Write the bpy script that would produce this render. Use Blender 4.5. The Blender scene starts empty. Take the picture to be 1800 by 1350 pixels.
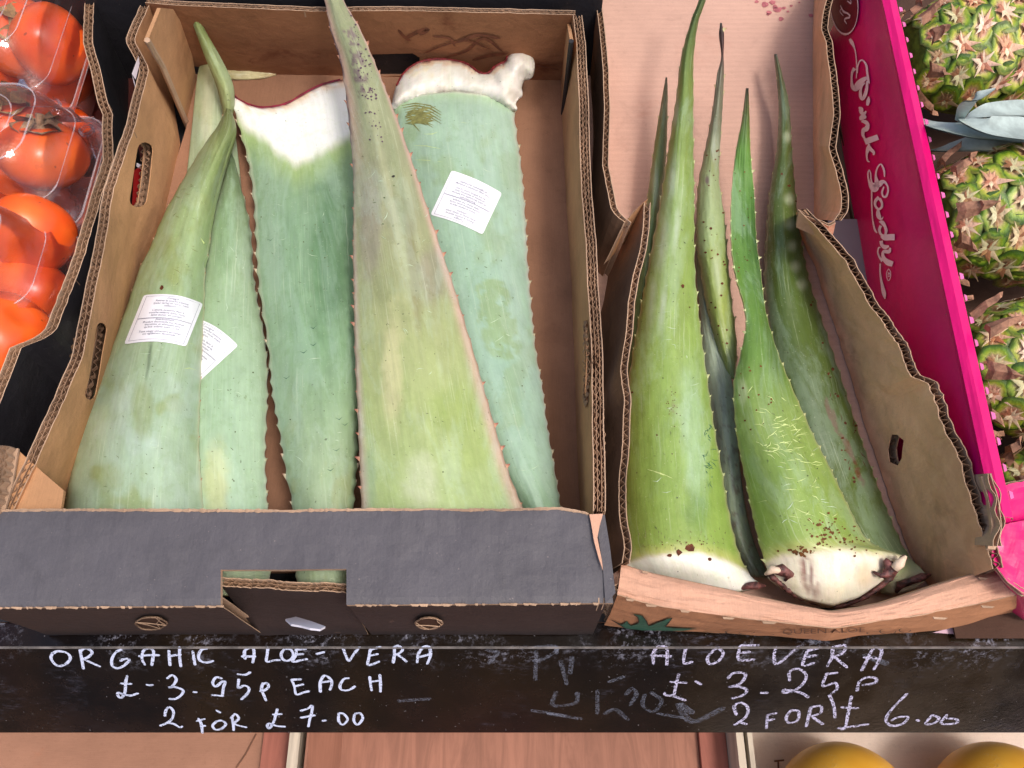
import bpy, bmesh, math, random
import numpy as np
from mathutils import Vector, Matrix
from mathutils.bvhtree import BVHTree
random.seed(7); rng = np.random.RandomState(11)
S = bpy.context.scene
COL = S.collection
# ------------------------------------------------------------------ camera
CAMZ, PITCH, F = 0.64, math.radians(64), 1456.0
cam = bpy.data.cameras.new('camera'); cam.sensor_width = 36; cam.lens = 36*F/1800; cam.clip_start = .01; cam.clip_end = 200
co = bpy.data.objects.new('camera', cam); COL.objects.link(co)
co.location = (0, 0, CAMZ); co.rotation_euler = (math.pi/2-PITCH, 0, 0)
S.camera = co
# ------------------------------------------------------------------ light
SUN_DIR = Vector((.34, -.24, .9)).normalized()     # towards the sun
w = bpy.data.worlds.new('World'); S.world = w; w.use_nodes = True
nt = w.node_tree; sky = nt.nodes.new('ShaderNodeTexSky'); sky.sky_type = 'NISHITA'; sky.sun_disc = False
sky.sun_elevation = math.asin(SUN_DIR.z); sky.sun_rotation = math.atan2(SUN_DIR.x, SUN_DIR.y)
sky.air_density = 1.0; sky.dust_density = 6.0; sky.ozone_density = .6
nt.links.new(sky.outputs[0], nt.nodes['Background'].inputs[0]); nt.nodes['Background'].inputs[1].default_value = .15
sl = bpy.data.lights.new('sun', 'SUN'); sl.energy = 1.45; sl.angle = math.radians(12); sl.color = (1, .975, .94)
so = bpy.data.objects.new('sun', sl); COL.objects.link(so); so.rotation_euler = SUN_DIR.to_track_quat('Z', 'Y').to_euler()
S.view_settings.view_transform = 'Standard'; S.view_settings.look = 'None'; S.view_settings.gamma = 1
S.view_settings.exposure = 0.17

# ------------------------------------------------------------------ projection helpers: a point of the photograph -> a point on a real plane
FW = np.array([0, math.cos(PITCH), -math.sin(PITCH)]); UP = np.array([0, math.sin(PITCH), math.cos(PITCH)]); RT = np.array([1., 0, 0])
C0 = np.array([0, 0, CAMZ])
def ray(px, py): return FW + RT*((px-900)/F) + UP*((675-py)/F)
def P(px, py, z):
    r = ray(px, py); return C0 + r*((z-CAMZ)/r[2])
def PP(px, py, o, n):
    r = ray(px, py); return C0 + r*(np.dot(np.array(o)-C0, n)/np.dot(r, n))
def PV(X, Y, Z):       # vectorised P
    dx = (X-900)/F; dy = (675-Y)/F
    rz = FW[2]+UP[2]*dy; t = (Z-CAMZ)/rz
    return np.stack([dx*t, (FW[1]+UP[1]*dy)*t, Z], -1)
def pts(l, z): return [P(a[0], a[1], a[2] if len(a) > 2 else z) for a in l]
def lin(r, g, b):
    f = lambda c: (c/255/12.92) if c/255 <= .04045 else ((c/255+.055)/1.055)**2.4
    return np.array([f(r), f(g), f(b)])
def sst(a, b, x):
    t = np.clip((x-a)/(b-a), 0, 1); return t*t*(3-2*t)
_tab = rng.rand(256, 256)
def vn(x, y):
    x = np.asarray(x, float); y = np.asarray(y, float)
    xi = np.floor(x).astype(int); yi = np.floor(y).astype(int); fx = x-xi; fy = y-yi
    fx = fx*fx*(3-2*fx); fy = fy*fy*(3-2*fy); g = lambda i, j: _tab[i % 256, j % 256]
    return (g(xi, yi)*(1-fx)+g(xi+1, yi)*fx)*(1-fy)+(g(xi, yi+1)*(1-fx)+g(xi+1, yi+1)*fx)*fy
def fbm(x, y): return (vn(x, y)*.5+vn(x*2.1+7, y*2.1+3)*.28+vn(x*4.3+1, y*4.3+9)*.22)

# ------------------------------------------------------------------ objects
def tag(o, label=None, cat=None, group=None, kind=None):
    if label: o['label'] = label
    if cat: o['category'] = cat
    if group: o['group'] = group
    if kind: o['kind'] = kind
    return o
def thing(name, label, cat, loc, group=None):
    o = bpy.data.objects.new(name, None); COL.objects.link(o); o.location = loc; o.empty_display_size = .02
    return tag(o, label, cat, group)
def wloc(o):
    l = Vector(o.location)
    while o.parent: o = o.parent; l = l+Vector(o.location)
    return l
def obj(name, verts, faces, mats, parent=None, midx=None, smooth=False, base=None, col=None, uv=None, kind=None):
    me = bpy.data.meshes.new(name)
    off = np.array(wloc(parent)) if parent else (np.array(base) if base is not None else np.zeros(3))
    V = np.array(verts, float).reshape(-1, 3)-off
    me.from_pydata(V.tolist(), [], [list(map(int, f)) for f in faces])
    for m in (mats if isinstance(mats, (list, tuple)) else [mats]): me.materials.append(m)
    if midx is not None: me.polygons.foreach_set('material_index', list(midx))
    if smooth: me.polygons.foreach_set('use_smooth', [True]*len(me.polygons))
    if col is not None:
        a = me.color_attributes.new('tint', 'FLOAT_COLOR', 'POINT')
        c = np.ones((len(V), 4)); c[:, :3] = col; a.data.foreach_set('color', c.ravel())
    if uv is not None:
        a = me.attributes.new('uvs', 'FLOAT_VECTOR', 'POINT'); u = np.zeros((len(V), 3)); u[:, :uv.shape[1]] = uv
        a.data.foreach_set('vector', u.ravel())
    me.update()
    o = bpy.data.objects.new(name, me); COL.objects.link(o)
    if parent: o.parent = parent
    elif base is not None: o.location = base
    if kind: o['kind'] = kind
    return o
class MB:
    def __init__(s): s.v = []; s.f = []; s.m = []
    def add(s, v, f, m=0):
        n = len(s.v); s.v += [list(map(float, p)) for p in v]; s.f += [[i+n for i in q] for q in f]; s.m += [m]*len(f) if isinstance(m, int) else list(m)
    def obj(s, name, mats, parent=None, **k): return obj(name, s.v, s.f, mats, parent, midx=s.m, **k)
    def box(s, a, b, m=0):
        x0, y0, z0 = a; x1, y1, z1 = b
        s.add([(x0,y0,z0),(x1,y0,z0),(x1,y1,z0),(x0,y1,z0),(x0,y0,z1),(x1,y0,z1),(x1,y1,z1),(x0,y1,z1)],
              [(0,3,2,1),(4,5,6,7),(0,1,5,4),(1,2,6,5),(2,3,7,6),(3,0,4,7)], m)
    def prism(s, poly, d, m=0, m2=None):
        poly = [np.array(p) for p in poly]; n = len(poly); d = np.array(d)
        s.add(poly+[p+d for p in poly], [list(range(n)), list(range(2*n-1, n-1, -1))]+[(i, i+n, (i+1) % n+n, (i+1) % n) for i in range(n)],
              [m, m if m2 is None else m2]+[m]*n)
    def tube(s, path, rad, n=6, m=0):
        path = [np.array(p, float) for p in path]; k = len(path); rad = rad if hasattr(rad, '__len__') else [rad]*k
        V = []
        for i, p in enumerate(path):
            d = path[min(i+1, k-1)]-path[max(i-1, 0)]; d = d/(np.linalg.norm(d)+1e-9)
            a = np.cross(d, [0, 0, 1.]) if abs(d[2]) < .9 else np.cross(d, [1., 0, 0]); a /= np.linalg.norm(a); b = np.cross(d, a)
            for j in range(n): t = 2*math.pi*j/n; V.append(p+rad[i]*(a*math.cos(t)+b*math.sin(t)))
        Fc = [(i*n+j, i*n+(j+1) % n, (i+1)*n+(j+1) % n, (i+1)*n+j) for i in range(k-1) for j in range(n)]
        Fc += [list(range(n))[::-1], list(range((k-1)*n, k*n))]
        s.add(V, Fc, m)
def resample(pl, n, smooth=False):
    pl = np.array(pl, float)
    if smooth and len(pl) > 2: pl = crom(pl, 8)
    d = np.r_[0, np.cumsum(np.linalg.norm(np.diff(pl, axis=0), axis=1))]
    t = np.linspace(0, d[-1], n); return np.stack([np.interp(t, d, pl[:, k]) for k in range(pl.shape[1])], -1)
def crom(p, k):
    p = np.array(p, float); q = np.vstack([2*p[0]-p[1], p, 2*p[-1]-p[-2]]); out = []
    for i in range(1, len(q)-2):
        for j in range(k):
            t = j/k; out.append(.5*((2*q[i])+(-q[i-1]+q[i+1])*t+(2*q[i-1]-5*q[i]+4*q[i+1]-q[i+2])*t*t+(-q[i-1]+3*q[i]-3*q[i+1]+q[i+2])*t**3))
    out.append(q[-2]); return np.array(out)

# ------------------------------------------------------------------ materials
class NB:
    def __init__(s, name):
        s.mat = bpy.data.materials.new(name); s.mat.use_nodes = True; s.t = s.mat.node_tree; s.n = s.t.nodes; s.l = s.t.links
        s.b = s.n['Principled BSDF']; s.out = s.n['Material Output']
    def new(s, ty, **k):
        o = s.n.new('ShaderNode'+ty)
        for a, v in k.items(): setattr(o, a, v)
        return o
    def set(s, node, key, v):
        if isinstance(v, bpy.types.NodeSocket): s.l.new(v, node.inputs[key])
        else: node.inputs[key].default_value = v
    def co(s, kind='Object', scale=(1, 1, 1), rot=(0, 0, 0)):
        if kind == 'uvs': src = s.new('Attribute', attribute_name='uvs').outputs['Vector']
        else: src = s.new('TexCoord').outputs[kind]
        m = s.new('Mapping'); s.l.new(src, m.inputs[0]); m.inputs['Scale'].default_value = scale; m.inputs['Rotation'].default_value = rot; return m.outputs[0]
    def noise(s, vec, scale, detail=4, rough=.6, dist=0):
        o = s.new('TexNoise'); s.l.new(vec, o.inputs['Vector']); o.inputs['Scale'].default_value = scale; o.inputs['Detail'].default_value = detail
        o.inputs['Roughness'].default_value = rough; o.inputs['Distortion'].default_value = dist; return o.outputs['Fac']
    def ramp(s, fac, a, b, ca=0., cb=1.):
        o = s.new('MapRange'); s.l.new(fac, o.inputs[0]); o.interpolation_type = 'SMOOTHSTEP'
        for i, v in zip((1, 2, 3, 4), (a, b, ca, cb)): o.inputs[i].default_value = v
        return o.outputs[0]
    def math(s, op, a, b=0.):
        o = s.new('Math', operation=op); s.set(o, 0, a); s.set(o, 1, b); return o.outputs[0]
    def mix(s, fac, a, b, mode='MIX'):
        o = s.new('Mix', data_type='RGBA', blend_type=mode); s.set(o, 0, fac); s.set(o, 6, s.c(a)); s.set(o, 7, s.c(b)); return o.outputs[2]
    def c(s, v):
        if isinstance(v, bpy.types.NodeSocket): return v
        v = list(v); return tuple(v[:3])+(1,)
    def bump(s, h, strength=.3, dist=.001, prev=None):
        o = s.new('Bump'); o.inputs['Strength'].default_value = strength; o.inputs['Distance'].default_value = dist; s.l.new(h, o.inputs['Height'])
        if prev: s.l.new(prev, o.inputs['Normal'])
        return o.outputs[0]
    def fin(s, col, rough=.8, normal=None, spec=.5, **k):
        s.set(s.b, 'Base Color', s.c(col)); s.set(s.b, 'Roughness', rough); s.set(s.b, 'Specular IOR Level', spec)
        if normal: s.l.new(normal, s.b.inputs['Normal'])
        for a, v in k.items(): s.set(s.b, a.replace('_', ' '), v)
        return s.mat
def card(name, rgb, stain=(0, 0, 0), stain_amt=0., flute=0., axis=0, rough=.85, scuff=0., scuff_rgb=(150, 130, 115), spec=.2, vary=.25):
    b = NB(name); oc = b.co(); c = lin(*rgb)
    fine = b.noise(oc, 900, 3, .7); fib = b.noise(b.co(scale=(1, 1, 1) if axis is None else ((25, 1, 1) if axis == 1 else (1, 25, 1))), 60, 4, .6)
    big = b.noise(oc, 9, 5, .6)
    col = b.mix(b.ramp(big, .3, .7), c*(1-vary), np.minimum(c*(1+vary*.6), 1))
    col = b.mix(b.math('MULTIPLY', b.ramp(fine, .3, .7), .22), col, c*.62)
    col = b.mix(b.math('MULTIPLY', b.ramp(fib, .35, .75), .14), col, np.minimum(c*1.5, 1))
    h = fine
    if flute:
        wv = b.new('TexWave', wave_type='BANDS', bands_direction='Y' if axis == 0 else 'X'); b.l.new(oc, wv.inputs['Vector'])
        wv.inputs['Scale'].default_value = 45; wv.inputs['Distortion'].default_value = .8; wv.inputs['Detail'].default_value = 1
        col = b.mix(b.math('MULTIPLY', wv.outputs['Fac'], flute), col, c*.7)
    if stain_amt:
        st = b.ramp(b.noise(b.co(scale=(1, 1, 1)), 14, 6, .65, .6), .56, .72); col = b.mix(b.math('MULTIPLY', st, stain_amt), col, lin(*stain))
    if scuff:
        sc = b.ramp(b.noise(oc, 55, 8, .75), .64, .72); sc2 = b.ramp(b.noise(oc, 7, 2), .45, .65)
        col = b.mix(b.math('MULTIPLY', b.math('MULTIPLY', sc, sc2), scuff), col, lin(*scuff_rgb))
        dots = b.ramp(b.noise(oc, 420, 1), .76, .80); col = b.mix(b.math('MULTIPLY', dots, scuff*.7), col, lin(*scuff_rgb))
    sm = b.ramp(b.noise(oc, 28, 8, .72, .5), .52, .68); col = b.mix(b.math('MULTIPLY', sm, .22), col, c*.5)
    gr = b.ramp(b.noise(oc, 210, 4, .7), .60, .68); col = b.mix(b.math('MULTIPLY', gr, .16), col, c*.45)
    n = b.bump(h, .35, .0006); n = b.bump(b.noise(oc, 30, 5, .6), .55, .004, n); n = b.bump(b.noise(b.co(scale=(1, 8, 1) if axis == 0 else (8, 1, 1)), 14, 3), .12, .003, n)
    return b.fin(col, rough, n, spec)
M_in = card('kraft_card_inner', (192, 144, 104), (105, 55, 35), 0.0, axis=1, flute=.08)
M_back = card('kraft_card_stained', (150, 102, 72), (92, 42, 25), .75, axis=0, flute=.1)
M_floor = card('kraft_card_floor', (150, 110, 86), (130, 80, 60), .3, axis=1)
M_floor2 = card('kraft_card_floor_pink', (204, 164, 146), (184, 136, 118), .4, axis=0, flute=.16, vary=.1)
M_edge = card('kraft_card_torn_edge', (186, 154, 128), axis=None, vary=.35)
M_flute = card('corrugated_core', (158, 124, 98), axis=None, vary=.4)
M_coreD = card('corrugated_core_shade_tone', (70, 46, 34), axis=None)  # core colour darkened to imitate shade deep inside cut edges and vents
M_black = card('black_printed_card', (38, 36, 40), scuff=.6, rough=.5, spec=.4, axis=1, scuff_rgb=(110, 95, 90))
M_grey = card('charcoal_printed_card', (88, 85, 90), scuff=.5, rough=.55, spec=.35, axis=1, scuff_rgb=(165, 150, 145), vary=.16)
M_brownblk = card('shaded_brown_printed_card', (52, 42, 41), scuff=.45, rough=.6, spec=.3, axis=0, scuff_rgb=(140, 110, 95))  # front face tone, darkened in the colour for its shaded upright side
M_out2 = card('weathered_brown_card', (148, 112, 86), (95, 66, 48), .5, axis=0, vary=.25)
M_rwall = card('brown_card_side', (240, 184, 144), (125, 92, 64), .35, axis=1, flute=.06)
M_front2 = card('peach_card_front', (212, 164, 138), (178, 122, 92), .45, axis=1, vary=.12)
M_front2b = card('orange_brown_card_face', (188, 132, 96), (150, 98, 68), .4, axis=1, vary=.15)
def pinkmat():
    b = NB('glossy_magenta_card'); oc = b.co(); c = lin(214, 0, 108)
    col = b.mix(b.ramp(b.noise(oc, 12, 4), .3, .7), c*.92, c*1.08)
    n = b.bump(b.noise(oc, 25, 4), .35, .004); n = b.bump(b.noise(oc, 700, 2), .08, .0005, n)
    return b.fin(col, .34, n, .5)
M_pink = pinkmat()
def flat(name, rgb, rough=.6, spec=.4, vary=.15, scale=60, bump=.2, **k):
    b = NB(name); oc = b.co(); c = lin(*rgb)
    col = b.mix(b.ramp(b.noise(oc, scale, 5), .3, .7), c*(1-vary), np.minimum(c*(1+vary), 1))
    return b.fin(col, rough, b.bump(b.noise(oc, scale*3, 4), bump, .0008), spec, **k)
M_white = flat('white_print', (250, 240, 252), .4, vary=.04)
M_dred = flat('dark_crimson_print', (120, 0, 45), .35, vary=.1)
M_ink = flat('grey_ink', (88, 88, 112), .7, vary=.3, scale=900)
M_inkb = flat('brown_ink', (110, 72, 52), .7, vary=.2, scale=300)
M_inkg = flat('green_ink', (44, 92, 72), .7, vary=.2, scale=300)
M_inkk = flat('black_ink', (40, 36, 30), .7)
M_red = flat('red_print', (170, 22, 28), .5)
M_label = flat('white_sticker_paper', (238, 238, 244), .5, vary=.03)
M_paper = flat('white_paper_scrap', (236, 230, 240), .6, vary=.04)
M_metal = flat('black_painted_metal', (30, 30, 33), .35, vary=.3, spec=.5)
M_wire = flat('black_wire', (24, 24, 26), .4)
M_conc = flat('pavement_grey', (72, 66, 62), .9, vary=.25, scale=8)
M_plas = flat('grey_plastic_sheet', (120, 120, 128), .5, vary=.08, scale=10)

def boardmat():
    b = NB('chalk_smudged_black_board'); oc = b.co()
    c = b.mix(b.ramp(b.noise(b.co(scale=(1, .3, .3)), 5, 3), .35, .7), lin(8, 6, 9), lin(36, 24, 8))  # brown and crimson patches imitate reflections, painted into the board colour
    c = b.mix(b.math('MULTIPLY', b.ramp(b.noise(b.co(scale=(1, .3, .3), rot=(0, 0, 0)), 3.1, 2), .5, .7), .7), c, lin(32, 7, 18))
    sm = b.math('MULTIPLY', b.ramp(b.noise(oc, 11, 4, .6, .8), .52, .8), b.ramp(b.noise(b.co(scale=(1, 3, 3)), 90, 6, .8), .48, .75))
    c = b.mix(b.math('MULTIPLY', sm, .38), c, lin(150, 150, 175))
    # chalk dust caught along the top
    sep = b.new('SeparateXYZ'); b.l.new(b.new('TexCoord').outputs['Object'], sep.inputs[0])
    top = b.ramp(sep.outputs[2], -.028, -.002)
    d = b.math('MULTIPLY', b.math('MULTIPLY', top, b.ramp(b.noise(oc, 160, 6, .8), .5, .66)), b.ramp(b.noise(oc, 16, 3), .45, .62))
    c = b.mix(b.math('MULTIPLY', d, .42), c, lin(190, 190, 210))
    dots = b.ramp(b.noise(oc, 500, 2, .6), .72, .77); c = b.mix(b.math('MULTIPLY', dots, .6), c, lin(190, 185, 190))
    return b.fin(c, b.ramp(b.noise(oc, 30, 5), .3, .7, .12, .32), b.bump(b.noise(oc, 300, 5), .15, .0008), .4)
M_board = boardmat()
def chalk(name, thr, amt, rgb=(205, 212, 238)):
    b = NB(name); oc = b.co(); n1 = b.ramp(b.noise(oc, 620, 3, .8), thr-.08, thr+.05); n2 = b.ramp(b.noise(oc, 90, 4, .7), .25, .5, .55, 1.)
    a = b.math('MULTIPLY', b.math('MULTIPLY', n1, n2), amt)
    tr = b.new('BsdfTransparent'); ms = b.new('MixShader'); b.l.new(a, ms.inputs[0]); b.l.new(tr.outputs[0], ms.inputs[1]); b.l.new(b.b.outputs[0], ms.inputs[2]); b.l.new(ms.outputs[0], b.out.inputs[0])
    return b.fin(lin(*rgb), .95, None, .1)
M_chalk = chalk('chalk_solid', .42, 1.0); M_chalk2 = chalk('chalk_grainy', .49, .95, (205, 200, 228)); M_ghost = chalk('chalk_faded', .5, .13)
def woodmat(name, rgb):
    b = NB(name); oc = b.co(scale=(1, .12, 1)); c = lin(*rgb)
    col = b.mix(b.ramp(b.noise(oc, 60, 6, .7, 1.2), .3, .7), c*.75, np.minimum(c*1.15, 1)); col = b.mix(b.math('MULTIPLY', b.ramp(b.noise(b.co(), 12, 3), .4, .75), .35), col, c*.6)
    return b.fin(col, .7, b.bump(b.noise(oc, 200, 4), .25, .001), .3)
M_wood = woodmat('pale_crate_board', (160, 110, 90)); M_wood2 = woodmat('dark_crate_board', (164, 100, 84)); M_slat = woodmat('grey_old_wood', (92, 80, 66)); M_woodw = woodmat('whitish_crate_edge', (205, 190, 170))
M_tray = card('white_tray_card', (226, 205, 190), (200, 160, 140), .3, axis=0, vary=.08)

def leafmat(name, rough=.42, speck=.5, speck_rgb=(60, 40, 20), coat=.0, bloom=.25, bloom_rgb=(190, 214, 200)):
    b = NB(name); t = b.new('Attribute', attribute_name='tint').outputs['Color']; oc = b.co()
    uvc = b.co('uvs', scale=(1, .035, 1)); fib = b.noise(uvc, 420, 4, .7); fib2 = b.noise(uvc, 90, 4, .6)
    col = b.mix(b.math('MULTIPLY', b.ramp(fib, .3, .7), .22), t, b.mix(.4, t, (0, 0, 0)))
    col = b.mix(b.math('MULTIPLY', b.ramp(fib2, .4, .75), .14), col, b.mix(1., t, (.75, 1.0, .55), 'MULTIPLY'))
    bl = b.math('MULTIPLY', b.ramp(b.noise(b.co('uvs', scale=(1, .25, 1)), 30, 9, .72, .7), .48, .60), bloom)
    col = b.mix(bl, col, b.mix(.6, t, lin(*bloom_rgb)))
    sp = b.ramp(b.noise(oc, 330, 2, .5), .705, .74); sp = b.math('MULTIPLY', sp, b.ramp(b.noise(oc, 22, 3), .42, .6))
    col = b.mix(b.math('MULTIPLY', sp, speck), col, lin(*speck_rgb))
    m1 = b.ramp(b.noise(oc, 110, 8, .75), .5, .62); col = b.mix(b.math('MULTIPLY', m1, .20), col, b.mix(1., t, (.62, .70, .45), 'MULTIPLY'))
    st = b.ramp(b.noise(b.co('uvs', scale=(1, .012, 1)), 700, 2, .6), .60, .66); st = b.math('MULTIPLY', st, b.ramp(b.noise(b.co('uvs', scale=(1, .5, 1)), 40, 3), .4, .6)); col = b.mix(b.math('MULTIPLY', st, .30), col, b.mix(.5, t, (.85, .92, .7)))
    br = b.ramp(b.noise(b.co('uvs', scale=(1, .6, 1)), 30, 9, .78, .4), .60, .66); col = b.mix(b.math('MULTIPLY', br, .22), col, b.mix(1., t, (.72, .66, .34), 'MULTIPLY'))
    dk = b.ramp(b.noise(b.co('uvs', scale=(1, .4, 1)), 240, 3, .6), .69, .73); col = b.mix(b.math('MULTIPLY', dk, .45), col, b.mix(1., t, (.45, .42, .25), 'MULTIPLY'))
    pl = b.ramp(b.noise(oc, 640, 1, .5), .70, .76); col = b.mix(b.math('MULTIPLY', pl, .35), col, b.mix(.5, t, (.8, .85, .6)))
    n = b.bump(fib, .25, .0007); n = b.bump(b.noise(oc, 40, 5), .35, .004, n); n = b.bump(b.noise(b.co('uvs', scale=(1, .05, 1)), 90, 3), .3, .002, n)
    return b.fin(col, b.ramp(b.noise(oc, 60, 4), .3, .7, rough-.06, rough+.12), n, .45, Coat_Weight=coat, Coat_Roughness=.25, Subsurface_Weight=.08, Subsurface_Radius=(.003, .005, .002), Subsurface_Scale=.5)
M_leafA = leafmat('glaucous_aloe_skin', .46, .6, (70, 70, 40), .05, .26)
M_leafB = leafmat('green_aloe_skin', .36, .75, (60, 32, 18), .12, .26)
def toothmat():
    b = NB('aloe_teeth'); t = b.new('Attribute', attribute_name='tint').outputs['Color']; return b.fin(t, .5)
M_tooth = toothmat()
M_dry = flat('dried_purple_rind', (104, 62, 58), .5, vary=.85, scale=200, bump=1., spec=.5)
M_scr = flat('pale_scratch', (196, 212, 140), .6, vary=.1)
M_scr2 = flat('faint_scratch', (190, 210, 180), .6, vary=.1)
M_fleck = flat('dirt_fleck', (92, 104, 66), .7, vary=.5, scale=200)
M_stain = flat('sap_stain_brown', (104, 58, 38), .6, vary=.35, scale=120)
M_scab = flat('brown_scab', (92, 46, 22), .8, vary=.4, scale=300)
M_smear = flat('olive_smear', (122, 122, 70), .6, vary=.25, scale=200)

# ------------------------------------------------------------------ corrugated cardboard
def slab(mb, G, N, th, m_a, m_b, m_e):
    """G: (r,c,3) grid, N: unit normals grid; closed slab between G and G+N*th; m_a = face at G, m_b = face at G+N th"""
    r, c = G.shape[:2]; A = G.reshape(-1, 3); B = (G+N*th).reshape(-1, 3); n = r*c; V = np.vstack([A, B]); fa = []; mm = []
    for i in range(r-1):
        for j in range(c-1):
            q = [i*c+j, i*c+j+1, (i+1)*c+j+1, (i+1)*c+j]
            fa.append(q[::-1]); mm.append(m_a); fa.append([k+n for k in q]); mm.append(m_b)
    def side(ids):
        for a, b in zip(ids[:-1], ids[1:]): fa.append([a, b, b+n, a+n]); mm.append(m_e)
    side([j for j in range(c)]); side([(r-1)*c+j for j in range(c)][::-1]); side([i*c for i in range(r)][::-1]); side([i*c+c-1 for i in range(r)])
    mb.add(V, fa, mm)
def flutes(mb, path, n, down, th, layers=2, lam=.0068, depth=.007, m=0, closed=False):
    """wavy paper strips seen in the raw edge of corrugated board"""
    path = np.array(path); L = np.linalg.norm(np.diff(path, axis=0), axis=1).sum(); k = max(8, int(L/lam*6)); Q = resample(path, k)
    n = np.array(n, float); n = n if n.ndim == 2 else np.tile(n, (k, 1)); n = resample(n, k) if len(n) != k else n
    dn = np.array(down, float); dn = dn if dn.ndim == 2 else np.tile(dn, (k, 1)); dn = resample(dn, k) if len(dn) != k else dn
    s = np.linspace(0, L, k)
    for l in range(layers):
        c = th*((l+.5)/layers); a = th/layers*.42
        ph = rng.rand()*6+np.cumsum(rng.randn(k)*.24); amp = a*(.45+.75*fbm(s/.011+l*9, s*0+l+ph[0])); wob_ = (fbm(s/.02+ph[0], s*0+3.)-.5)*th*.35
        o = (c+wob_+amp*np.sin(2*math.pi*s/lam+ph))[:, None]
        jz = ((rng.rand(k)*.5+fbm(s/.006, s*0+7)*1.6-.5)*.0011)[:, None]
        for e in (0, .0005):
            pass
        T = Q+n*o+dn*(.0004+jz); U = T+dn*depth; T2 = T+n*.00045
        V = np.vstack([T, U, T2]); f = [(i, i+1, k+i+1, k+i) for i in range(k-1)]+[(i, i+1, 2*k+i+1, 2*k+i) for i in range(k-1)]
        mb.add(V, f, m)
        if l:
            T = Q+n*(th*l/layers)+dn*(.0002+jz); T2 = T+n*.0005; U = T+dn*depth
            mb.add(np.vstack([T, U, T2]), f, m)
def wall(name, rows, th=.007, side=1, layers=2, parent=None, mats=None, nx=60, ny=8, edges=('top',), holes=(), warp=.0012, jag=.0006, nrm=None):
    """rows: list of 3D polylines from the rim down. mats: (seen face, far face). side: direction of the thickness along the normal."""
    R = np.array([resample(r, nx) for r in rows]); rr = np.linspace(0, 1, len(rows)); tt = np.linspace(0, 1, ny)
    G = np.stack([np.stack([np.interp(tt, rr, R[:, j, k]) for k in range(3)], -1) for j in range(nx)], 1)
    du = np.gradient(G, axis=1); dv = np.gradient(G, axis=0); N = np.cross(du, dv); N /= np.linalg.norm(N, axis=2, keepdims=True)+1e-12
    if nrm is not None:
        nr = np.array(nrm, float); nr /= np.linalg.norm(nr); N = np.tile(nr, (ny, nx, 1)); side = 1
    N = N*side
    I, J = np.meshgrid(np.arange(ny), np.arange(nx), indexing='ij'); sd = rng.rand()*90
    G = G+N*((fbm(J/9.+sd, I/3.+sd)-.5)*2*warp)[..., None]
    dn0 = G[1]-G[0]; dn0 /= np.linalg.norm(dn0, axis=1, keepdims=True); G[0] += dn0*((rng.rand(nx)-.2)*jag)[:, None]
    lt = .0007; mb = MB(); slab(mb, G, N, lt, 0, 2, 2); slab(mb, G+N*(th-lt), N, lt, 2, 1, 2)
    me = bpy.data.meshes.new('t'); me.from_pydata(mb.v, [], mb.f); me.polygons.foreach_set('material_index', mb.m); me.update()
    ringmb = MB()
    if holes:
        bm = bmesh.new(); bm.from_mesh(me); bmesh.ops.recalc_face_normals(bm, faces=bm.faces); bm.to_mesh(me); bm.free()
        src = bpy.data.objects.new('t', me); COL.objects.link(src)
        for h in holes:
            h = np.array(h); c = h.mean(0); hn = np.cross(h[1]-h[0], h[2]-h[0]); hn = N[ny//2, nx//2]
            cut = MB(); cut.prism([p-hn*.02 for p in h], hn*.05)
            bm = bmesh.new(); vs = [bm.verts.new(v) for v in cut.v]; [bm.faces.new([vs[i] for i in f]) for f in cut.f]; bmesh.ops.recalc_face_normals(bm, faces=bm.faces)
            m2 = bpy.data.meshes.new('c'); bm.to_mesh(m2); bm.free(); oc = bpy.data.objects.new('c', m2); COL.objects.link(oc)
            md = src.modifiers.new('b', 'BOOLEAN'); md.object = oc; md.operation = 'DIFFERENCE'; md.solver = 'EXACT'; md.use_self = False
            bpy.context.view_layer.update(); dg = bpy.context.evaluated_depsgraph_get(); ev = bpy.data.meshes.new_from_object(src.evaluated_get(dg)); src.modifiers.clear(); src.data = ev; bpy.data.objects.remove(oc)
            ring = np.vstack([h, h[:1]]); ring = resample(ring, 60); dirs = ring-c; dirs /= np.linalg.norm(dirs, axis=1, keepdims=True)
            flutes(ringmb, ring+dirs*.0005, hn, dirs, th, layers, .006, .004)
        me = src.data; bpy.data.objects.remove(src)
    V = [v.co[:] for v in me.vertices]; Fc = [list(p.vertices) for p in me.polygons]; mi = [min(p.material_index, 2) for p in me.polygons]
    out = MB(); out.add(V, Fc, mi)
    fl = MB()
    def edge(path, nn, dn):
        dn = dn/(np.linalg.norm(dn, axis=1, keepdims=True)+1e-9); flutes(fl, path, nn, dn, th, layers)
        k = len(path); T = path+nn*lt+dn*.0065; U = path+nn*(th-lt)+dn*.0065; out.add(np.vstack([T, U]), [(i, i+1, k+i+1, k+i) for i in range(k-1)], 4)
    if 'top' in edges: edge(G[0], N[0], G[1]-G[0])
    if 'bottom' in edges: edge(G[-1], N[-1], G[-2]-G[-1])
    if 'start' in edges: edge(G[:, 0], N[:, 0], G[:, 1]-G[:, 0])
    if 'end' in edges: edge(G[:, -1], N[:, -1], G[:, -2]-G[:, -1])
    out.add(fl.v, fl.f, 3); out.add(ringmb.v, ringmb.f, 3)
    ma, mbk = mats
    return out.obj(name, [ma, mbk, M_edge, M_flute, M_coreD], parent)
def plate(name, poly, d, mat, parent, mat2=None, **k):
    mb = MB(); mb.prism(poly, d, 0, 1); return mb.obj(name, [mat, mat2 or mat], parent, **k)

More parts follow.
